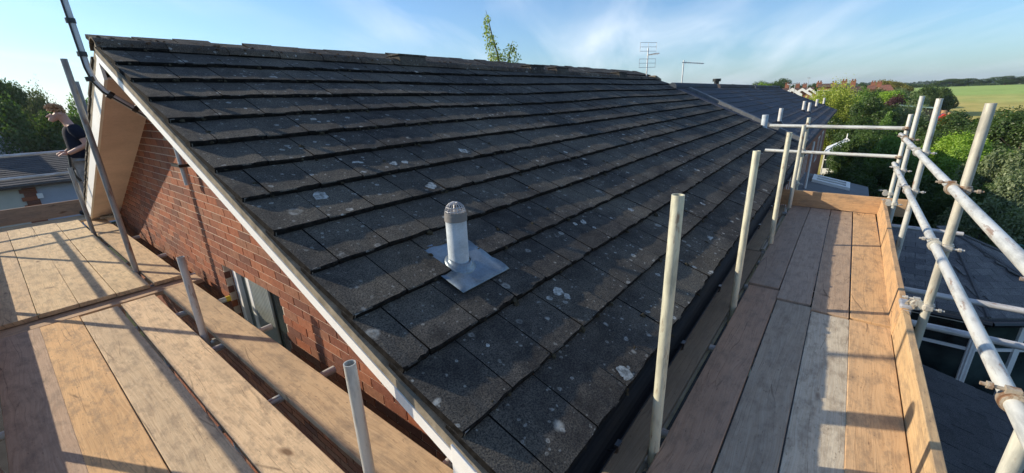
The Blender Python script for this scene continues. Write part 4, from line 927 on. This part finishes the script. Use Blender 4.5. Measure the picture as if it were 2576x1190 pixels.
# far lift of the left platform
for x, c, l, L in ((.822, (.60, .42, .26), 'far inner board of the left platform, under the gable', 4.0), (.548, (.66, .49, .31), 'far board of the left platform right beside the tall pole', 4.25), (.303, (.64, .47, .30), 'far board of the left platform, second from the tall pole', 4.3), (.058, (.63, .46, .29), 'far board of the left platform, third from the tall pole', 4.3), (-.187, (.56, .40, .26), 'far board at the left edge of the picture', 4.3)):
    board('scaffold_board', (x, 5.02-(.0 if x < .8 else -.02)), 'y', L, .2405, DZ+.034, c, l, GL)
for k, (y, c, l) in enumerate(((9.50, (.60, .44, .30), 'cross board at the far end of the left platform, nearer of the two'), (9.74, (.56, .41, .28), 'cross board at the far end of the left platform, against the toe board'))): board('scaffold_board', (-1.6, y), 'x', 3.9, .228, DZ+.0, c, l, GL)
for k, (x, y, l) in enumerate(((.93, 9.10, 'short pale board end resting by the foot of the gable, upper'), (.98, 8.92, 'short pale board end resting by the foot of the gable, lower'))): board('scaffold_board', (x-.1, y), 'x', .75, .12, DZ+.075+.01*k, (.66, .55, .42), l, GL, skew=-.06)
# right platform, near section
for y, c, l, xe in ((.337, (.40, .26, .195), 'rust-stained reddish board at the inner side of the right platform, near section', 3.86), (.102, (.36, .30, .25), 'grey weathered board with open grain, second from the roof, near section', 3.66), (-.130, (.52, .46, .39), 'pale grey-white board, third from the roof, near section', 3.585), (-.357, (.62, .40, .235), 'warm orange-tan sunlit board beside the toe board, near section', 3.60)):
    board('scaffold_board', (-.30, y), 'x', xe+.30, .226, DZ+random.uniform(-.001, .001), c, l, GRt)
for y, c, l, x0, x1 in ((.345, (.33, .25, .21), 'brown-grey inner board of the right platform, far section', 3.70, 7.10), (.110, (.36, .28, .235), 'brown-grey board with dark knots, second from the roof, far section', 3.68, 7.08), (-.125, (.40, .29, .22), 'board half in sunlight, third from the roof, far section', 3.60, 7.06), (-.360, (.58, .37, .21), 'sunlit split board beside the toe board, far section', 3.615, 7.09)):
    board('scaffold_board', (x0 if y < .3 else 3.87, y), 'x', x1-(x0 if y < .3 else 3.87), .228, DZ+.012, c, l, GRt)
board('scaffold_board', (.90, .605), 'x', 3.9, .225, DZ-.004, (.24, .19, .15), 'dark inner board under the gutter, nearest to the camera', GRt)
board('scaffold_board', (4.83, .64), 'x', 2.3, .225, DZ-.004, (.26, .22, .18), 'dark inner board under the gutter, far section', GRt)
# toe boards
def toe(p, axis, L, colr, label, tilt, h=.225, skew=0): 
    o = board('toe_board', p[:2], axis, L, h, p[2], colr, label, 'toe boards', cat='toe board'); o.rotation_euler = (tilt, 0, (math.pi/2 if axis == 'y' else 0)+skew); return o
toe((-.3, -.515, DZ+.085), 'x', 3.86, (.54, .365, .21), 'sunlit toe board standing on edge along the right platform, near piece', math.pi/2+.05)
toe((3.50, -.512, DZ+.100), 'x', 3.70, (.54, .33, .18), 'orange toe board standing on edge along the right platform, far piece', math.pi/2+.06, skew=-.006)
toe((7.115, -.75, DZ+.125), 'y', 1.42, (.50, .31, .18), 'toe board closing the far end of the right platform', math.pi/2)
toe((-1.8, 9.90, DZ+.135), 'x', 3.9, (.34, .225, .17), 'shaded toe board closing the far end of the left platform', math.pi/2, h=.24)
toe((-.375, .2, DZ+.11), 'y', 9.4, (.5, .35, .22), 'toe board along the outer edge of the left platform', math.pi/2)
tp = empty('tape_wrap', (3.56, -.50, -1.38), 'torn silver tape and rag wrapped round the toe board joint by the big pole', 'tape')
MB().box((-.07, -.032, -.12), (.07, .018, -.02)).box((-.06, -.04, -.02), (.06, .03, .012)).build('tape', TAPE, tp, bevel=.01); MB().path([(-.06, -.03, .005), (-.01, -.06, .016), (.03, -.09, .0), (.08, -.10, -.03)], [.012, .02, .018, .01], 7).path([(-.04, .0, .015), (.02, -.03, .02), (.07, -.06, .005)], [.01, .017, .008], 6).build('rag', RAG, tp)

# ------------------------------------------------------------------ scaffold tubes
TR = .02415
def pipe_mesh(L, name='tube'):
    mb = MB(); n = 20; ri = TR-.004; c = [(math.cos(k*2*math.pi/n), math.sin(k*2*math.pi/n)) for k in range(n)]
    rings = [(TR, 0), (TR, L), (ri, L), (ri, 0)] if L < .5 else [(TR, 0), (TR, L-.0), (ri, L), (ri, L-.35)]
    if L >= .5: rings = [(ri, .3), (ri, 0), (TR, 0), (TR, L), (ri, L), (ri, L-.3)]
    vs = [(x*r, y*r, z) for r, z in rings for x, y in c]; m = len(rings)
    mb.add(vs, [(j*n+k, j*n+(k+1) % n, (j+1)*n+(k+1) % n, (j+1)*n+k) for j in range(m-1) for k in range(n)], 0); return mb.mesh(name, STEEL, True)
def tube(parent, name, p0, p1, tint=(1, 1, 1), label=None):
    p0, p1 = Vector(p0), Vector(p1); d = p1-p0; o = link(name, pipe_mesh(d.length, name), None, parent)
    o.matrix_local = Matrix.Translation(p0) @ d.to_track_quat('Z', 'Y').to_matrix().to_4x4(); o.color = (*tint, 1)
    if label: o['label'] = label
    return o
# coupler: a band round each tube, a block between them, bolts with nuts
def coupler_meshes(m, nm):
    n = 16; mb = MB()
    def band(axis, c, w=.046, r=TR+.0075):
        a = Vector(axis)*w/2; mb.tube(Vector(c)-a, Vector(c)+a, r, n); mb.tube(Vector(c)-a*.55, Vector(c)+a*.55, r+.004, n)
    band((0, 0, 1), (0, 0, 0)); band((1, 0, 0), (0, .0495, 0)); mb.box((-.020, .018, -.020), (.020, .032, .020))
    body = mb.mesh('coupler', m, True); out = []
    def bolt(p, d, L=.075): mb = MB(); out.append(mb); p = Vector(p); d = Vector(d); mb.tube(p-d*.012, p+d*L, .0062, 8); mb.tube(p+d*.034, p+d*.048, .0125, 6); mb.tube(p-d*.014, p-d*.004, .011, 6)
    bolt((-.036, -.014, 0), (0, -1, 0), .062); bolt((0, .066, .036), (0, 1, 0), .062)
    out[0].box((-.048, -.022, -.012), (-.024, .012, .012)); out[1].box((-.012, .040, .024), (.012, .074, .046))
    return body, [q.mesh('bolt', m, True) for q in out]
CZ = coupler_meshes(ZINC, 0); CRU = coupler_meshes(RUST, 1)
def coupler(parent, p, rz=0, rusty=False, flip=False):
    b, k = CRU if rusty else CZ; o = link('coupler', b, None, parent, p); o.rotation_euler = (0, math.pi if flip else 0, rz); 
    for kk in k: link('bolt', kk, None, o)
    return o
sr = empty('scaffold', (0, 0, 0), 'galvanised tube scaffold along the eaves on the right', 'scaffold', 'scaffolds round the house')
sf = empty('scaffold', (0, 0, 0), 'galvanised tube scaffold along the brick gable on the left', 'scaffold', 'scaffolds round the house')
YEW = (1.25, 1.22, .98)
for x, y, z, tint, l in ((1.607, .468, -.365, YEW, 'nearest standing tube beside the gutter'), (3.348, .474, -.392, YEW, 'second standing tube beside the gutter'), (5.11, .458, -.402, YEW, 'third standing tube beside the gutter'), (6.93, .470, -.448, (1.15, 1.15, 1), 'inner corner tube inside the end toe board'), (7.62, .475, -.385, (1.15, 1.15, 1), 'inner corner tube outside the end toe board'),
        (3.535, -.60, -.103, (1.0, .95, .82), 'thick-looking outer tube nearest on the right'), (5.43, -.60, -.112, (1.1, 1.1, 1.05), 'second outer tube'), (6.76, -.60, -.108, (1.05, 1.07, 1.05), 'third outer tube'), (7.40, -.595, -.335, (1.2, 1.2, 1.15), 'outer corner tube, shortest'), (1.79, -.60, -.10, (1.1, 1.1, 1), None)):
    tube(sr, 'pole', (x, y, GZ), (x, y, z), tint, l)
RY = -.5505
tube(sr, 'guard_rail', (7.46, RY, -.590), (.4, RY, -.583), (1.12, 1.15, 1.15), 'upper long handrail on the right'); tube(sr, 'guard_rail', (7.38, RY, -.955), (.4, RY, -.948), (1.12, 1.15, 1.15), 'lower long handrail on the right')
tube(sr, 'guard_rail', (7.57, .95, -.500), (7.45, -.62, -.512), (1.25, 1.28, 1.25), 'upper rail across the far end'); tube(sr, 'guard_rail', (7.57, .96, -.872), (7.45, -.62, -.876), (1.25, 1.28, 1.25), 'lower rail across the far end')
for x, ya, yb in ((.75, .75, -.9), (1.80, .80, -.56), (2.75, .78, -.56), (3.93, .78, -2.6), (4.62, .78, -3.4), (5.55, .80, -.56), (6.86, .78, -1.27)): tube(sr, 'transom', (x, ya, DZ-.064), (x, yb, DZ-.064), (1, 1, 1.05))
for y in (.52, -.55): tube(sr, 'ledger', (-.3, y, DZ-.112), (7.9, y, DZ-.112))
for y in (-.6, -2.2): tube(sr, 'ledger', (-.2, y+.05, -3.7), (8.2, y+.05, -3.7)) if y == -.6 else None
for x, z, r in ((3.535, -.590, True), (5.43, -.590, False), (6.76, -.590, True), (3.535, -.950, False), (5.43, -.953, False), (6.76, -.953, False), (1.79, -.583, False), (1.79, -.948, True)): coupler(sr, (x, -.60, z), 0, r)
for x, z, r in ((7.62, -.50, True), (7.62, -.872, False)): coupler(sr, (x, .475, z), math.pi/2, r)
for z in (-.51, -.876): coupler(sr, (7.40, -.595, z), -math.pi/2, True)
for x, y in ((6.76, -.60), (7.62, .475), (3.535, -.60), (7.40, -.595)): coupler(sr, (x, y, -1.36), 0, False)
for x in (1.607, 3.348, 5.11, 6.93): coupler(sr, (x, .468, DZ-.112), 0)
# left frame
for x, y, z, tint, l in ((.677, 1.385, -.962, (1, 1.02, 1), 'short tube nearest the camera beside the gable'), (.677, 3.555, -.978, (.95, .97, 1), 'short tube beside the window'), (.677, 5.572, .475, (.62, .62, .62), 'tallest tube, leaning across the view of the verge'), (.682, 8.06, -.668, (.62, .62, .62), 'short tube at the foot of the verge')): tube(sf, 'pole', (x, y, GZ), (x, y, z), tint, l)
q = at(193, 205, 10.2); tube(sf, 'pole', (q.x, q.y, GZ), (q.x, q.y, q.z), (.55, .55, .56), 'tall tube behind the worker')
for y in (1.3, 3.30, 5.70, 8.10): tube(sf, 'pole', (-.41, y, GZ), (-.41, y, -.15))
tube(sf, 'guard_rail', (-.36, .6, -.59), (-.36, 9.9, -.59)); tube(sf, 'guard_rail', (-.36, .6, -.90), (-.36, 9.9, -.90))
tube(sf, 'guard_rail', (-2.2, 9.95, -.55), (1.45, 9.95, -.565), (1.0, 1.05, 1.1), 'upper rail across the far end of the left platform'); tube(sf, 'guard_rail', (-2.2, 9.95, -.893), (1.45, 9.95, -.905), (1.0, 1.05, 1.1), 'lower rail across the far end of the left platform')
for k, y in enumerate((1.25, 2.42, 3.37, 4.25, 5.22, 6.30, 7.6, 8.8)):
    tube(sf, 'transom', (-.6, y, DZ-.064), (1.075, y-.0, DZ-.064))
    if k == 3: MB().tube((1.04, y, DZ-.064), (1.078, y, DZ-.064), TR+.002, 16).build('yellow_end_cap', YEL, sf, True)
for x in (.50, -.46): tube(sf, 'ledger', (x, .3, DZ-.112), (x, 10, DZ-.112))
for y in (1.385, 3.555, 5.572, 8.06): coupler(sf, (.677, y, DZ-.112), math.pi/2*3)

# ------------------------------------------------------------------ the worker
def skin(name, verts, edges, radii, m, parent, sub=2):
    me = D.meshes.new(name); me.from_pydata(verts, edges, []); o = link(name, me, m, parent)
    s = o.modifiers.new('skin', 'SKIN'); 
    for i, r in enumerate(radii): me.skin_vertices[0].data[i].radius = (r, r) if isinstance(r, (int, float)) else r
    me.skin_vertices[0].data[0].use_root = True; s.use_smooth_shade = True; sb_ = o.modifiers.new('smooth', 'SUBSURF'); sb_.levels = sb_.render_levels = sub; return o
def skin_ensure(me):
    if not me.skin_vertices: pass
pr = empty('person', (.90, 9.60, DZ), 'person in dark t-shirt and grey trousers, head bowed, standing beyond the roof verge', 'person')
pr.rotation_euler.y = .10
# faces -x; y spreads left/right
V = [(0, 0, .93), (-.01, 0, 1.10), (-.03, 0, 1.28), (-.07, 0, 1.44), (-.10, 0, 1.53), (-.150, 0, 1.60), (-.190, 0, 1.65),
     (.0, .10, .90), (-.02, .11, .50), (.02, .12, .09), (-.14, .13, .04), (.0, -.10, .90), (.03, -.11, .50), (.06, -.12, .09), (-.10, -.13, .04),
     (-.05, .19, 1.42), (.03, .24, 1.16), (-.12, .15, 1.06), (-.16, .10, 1.03), (-.05, -.19, 1.42), (.05, -.25, 1.16), (-.11, -.16, 1.05), (-.16, -.12, 1.02)]
Ed = [(0, 1), (1, 2), (2, 3), (3, 4), (4, 5), (5, 6), (0, 7), (7, 8), (8, 9), (9, 10), (0, 11), (11, 12), (12, 13), (13, 14), (3, 15), (15, 16), (16, 17), (17, 18), (3, 19), (19, 20), (20, 21), (21, 22)]
Rr = [.08, .06, .06, .055, .052, .090, .086, .10, .065, .045, .035, .10, .065, .045, .035, .045, .042, .034, .030, .045, .042, .034, .030]
body = None
def build_skin(name, V, Ed, Rr, m, sub=2):
    me = D.meshes.new(name); me.from_pydata(V, Ed, []); o = link(name, me, m, pr)
    s = o.modifiers.new('skin', 'SKIN'); s.use_smooth_shade = True; return o, me, sub
def skinmesh(name, V, Ed, Rr, m, parent, sub=2):
    me = D.meshes.new(name); me.from_pydata(V, Ed, []); o = link(name, me, m, parent); s = o.modifiers.new('skin', 'SKIN'); s.use_smooth_shade = True
    if not me.skin_vertices:
        import bmesh
        bm = bmesh.new(); bm.from_mesh(me); bm.verts.layers.skin.verify(); bm.to_mesh(me); bm.free()
    for i, r in enumerate(Rr): me.skin_vertices[0].data[i].radius = (r, r) if isinstance(r, (int, float)) else r
    me.skin_vertices[0].data[0].use_root = True; q = o.modifiers.new('smooth', 'SUBSURF'); q.levels = q.render_levels = sub; return o
skinmesh('body', V, Ed, Rr, SKIN, pr)
# jaw, nose, ears
mb = MB(); mb.tube((-.235, 0, 1.60), (-.298, 0, 1.560), .022, 8, .010); mb.build('nose', SKIN, pr, True); MB().tube((-.205, 0, 1.575), (-.262, 0, 1.500), .062, 12, .026).build('jaw', SKIN, pr, True)
for s in (-1, 1): MB().tube((-.268, s*.034, 1.612), (-.279, s*.034, 1.606), .011, 8).build('eye', BLACK, pr, True)
MB().tube((-.268, -.02, 1.530), (-.268, .02, 1.530), .006, 6).build('mouth', plain('lips', (.35, .14, .11), .6), pr, True)
for s in (-1, 1): MB().tube((-.155, s*.078, 1.615), (-.150, s*.094, 1.622), .026, 10, .020).build('ear', SKIN, pr, True)
sh = skinmesh('t_shirt', [(0, 0, .90), (-.01, 0, 1.05), (-.02, 0, 1.22), (-.04, 0, 1.36), (-.07, 0, 1.47)], [(0, 1), (1, 2), (2, 3), (3, 4)], [.15, .145, .155, .150, .085], NAVY, pr)
sh.scale = (1, 1.32, 1)
for s_ in (1, -1): skinmesh('sleeve', [(-.045, s_*.10, 1.405), (-.045, s_*.19, 1.40), (.01 if s_ > 0 else .02, s_*.235, 1.24)], [(0, 1), (1, 2)], [.085, .092, .072], NAVY, pr)
skinmesh('trousers', [(0, 0, .95), (.0, .10, .86), (-.02, .11, .48), (.02, .12, .13), (.0, -.10, .86), (.03, -.11, .48), (.06, -.12, .13)], [(0, 1), (1, 2), (2, 3), (0, 4), (4, 5), (5, 6)], [(.15, .13), .125, .088, .072, .125, .088, .072], GREYT, pr)
for s in (0, 1):
    x, y = ((.02, .12), (.06, -.12))[s]; skinmesh('boot', [(x+.03, y, .06), (x, y, .07), (x-.10, y, .05), (x-.19, y, .045), (x, y, .16)], [(0, 1), (1, 2), (2, 3), (1, 4)], [.052, .056, .050, .042, .055], BOOT, pr)
hv = []; mb = MB()
for k in range(420):
    a = random.random()*6.28; e = random.uniform(-.25, 1.5); d = Vector((math.cos(a)*math.cos(e), math.sin(a)*math.cos(e), math.sin(e)))
    ax = Vector((-.5, 0, .86)); d = (d+ax*.35).normalized()
    if d.dot(Vector((-.75, 0, -.55))) > .35: continue
    c = Vector((-.180, 0, 1.640)); p0 = c+Vector((d.x*.096, d.y*.084, d.z*.100)); t2 = (d*.5+Vector((-.5, random.uniform(-.4, .4), .2-.5*random.random()))).normalized(); L = random.uniform(.02, .055)
    mb.path([p0-d*.012, p0+d*.006+t2*L*.5, p0+t2*L-Vector((0, 0, .008))], [.012, .010, .002], 5)
mb.build('hair', HAIR, pr)
for s, (hx, hy, hz_) in enumerate(((-.16, .10, 1.03), (-.16, -.12, 1.02))):
    fv = [(hx, hy, hz_), (hx-.04, hy-.01, hz_-.01)]; fe = [(0, 1)]; rr_ = [.030, .032]
    for f in range(4):
        b = len(fv); yy = hy-.028+.019*f; fv += [(hx-.075, yy, hz_-.012), (hx-.105, yy, hz_-.030), (hx-.098, yy, hz_-.052)]; fe += [(1, b), (b, b+1), (b+1, b+2)]; rr_ += [.010, .009, .007]
    b = len(fv); fv += [(hx-.045, hy+(.03 if s else -.03), hz_+.012), (hx-.08, hy+(.025 if s else -.025), hz_+.005)]; fe += [(1, b), (b, b+1)]; rr_ += [.010, .008]
    skinmesh('hand', fv, fe, rr_, SKIN, pr, 1)
st = MB(); st.path([(-.08, -.02, 1.02), (-.10, -.02, .85), (-.09, -.03, .68), (-.05, -.04, .58)], .018, 6); tag(st.build('tool_strap', BLACK, None, loc=(.93, 9.60, DZ)), 'black strap hanging from the hands of the worker', 'strap')

# ------------------------------------------------------------------ haze
hzm = D.materials.new('haze_air'); hzm.use_nodes = True; t = hzm.node_tree; t.nodes.clear()
pv = nd(t, 'ShaderNodeVolumePrincipled', {'Color': (.80, .88, 1.0, 1), 'Density': .0002, 'Anisotropy': .3}); t.links.new(pv.outputs[0], nd(t, 'ShaderNodeOutputMaterial').inputs['Volume'])
tag(MB().box((-4300, -4300, GZ-1), (4300, 4300, 60)).build('haze', hzm), kind='stuff')
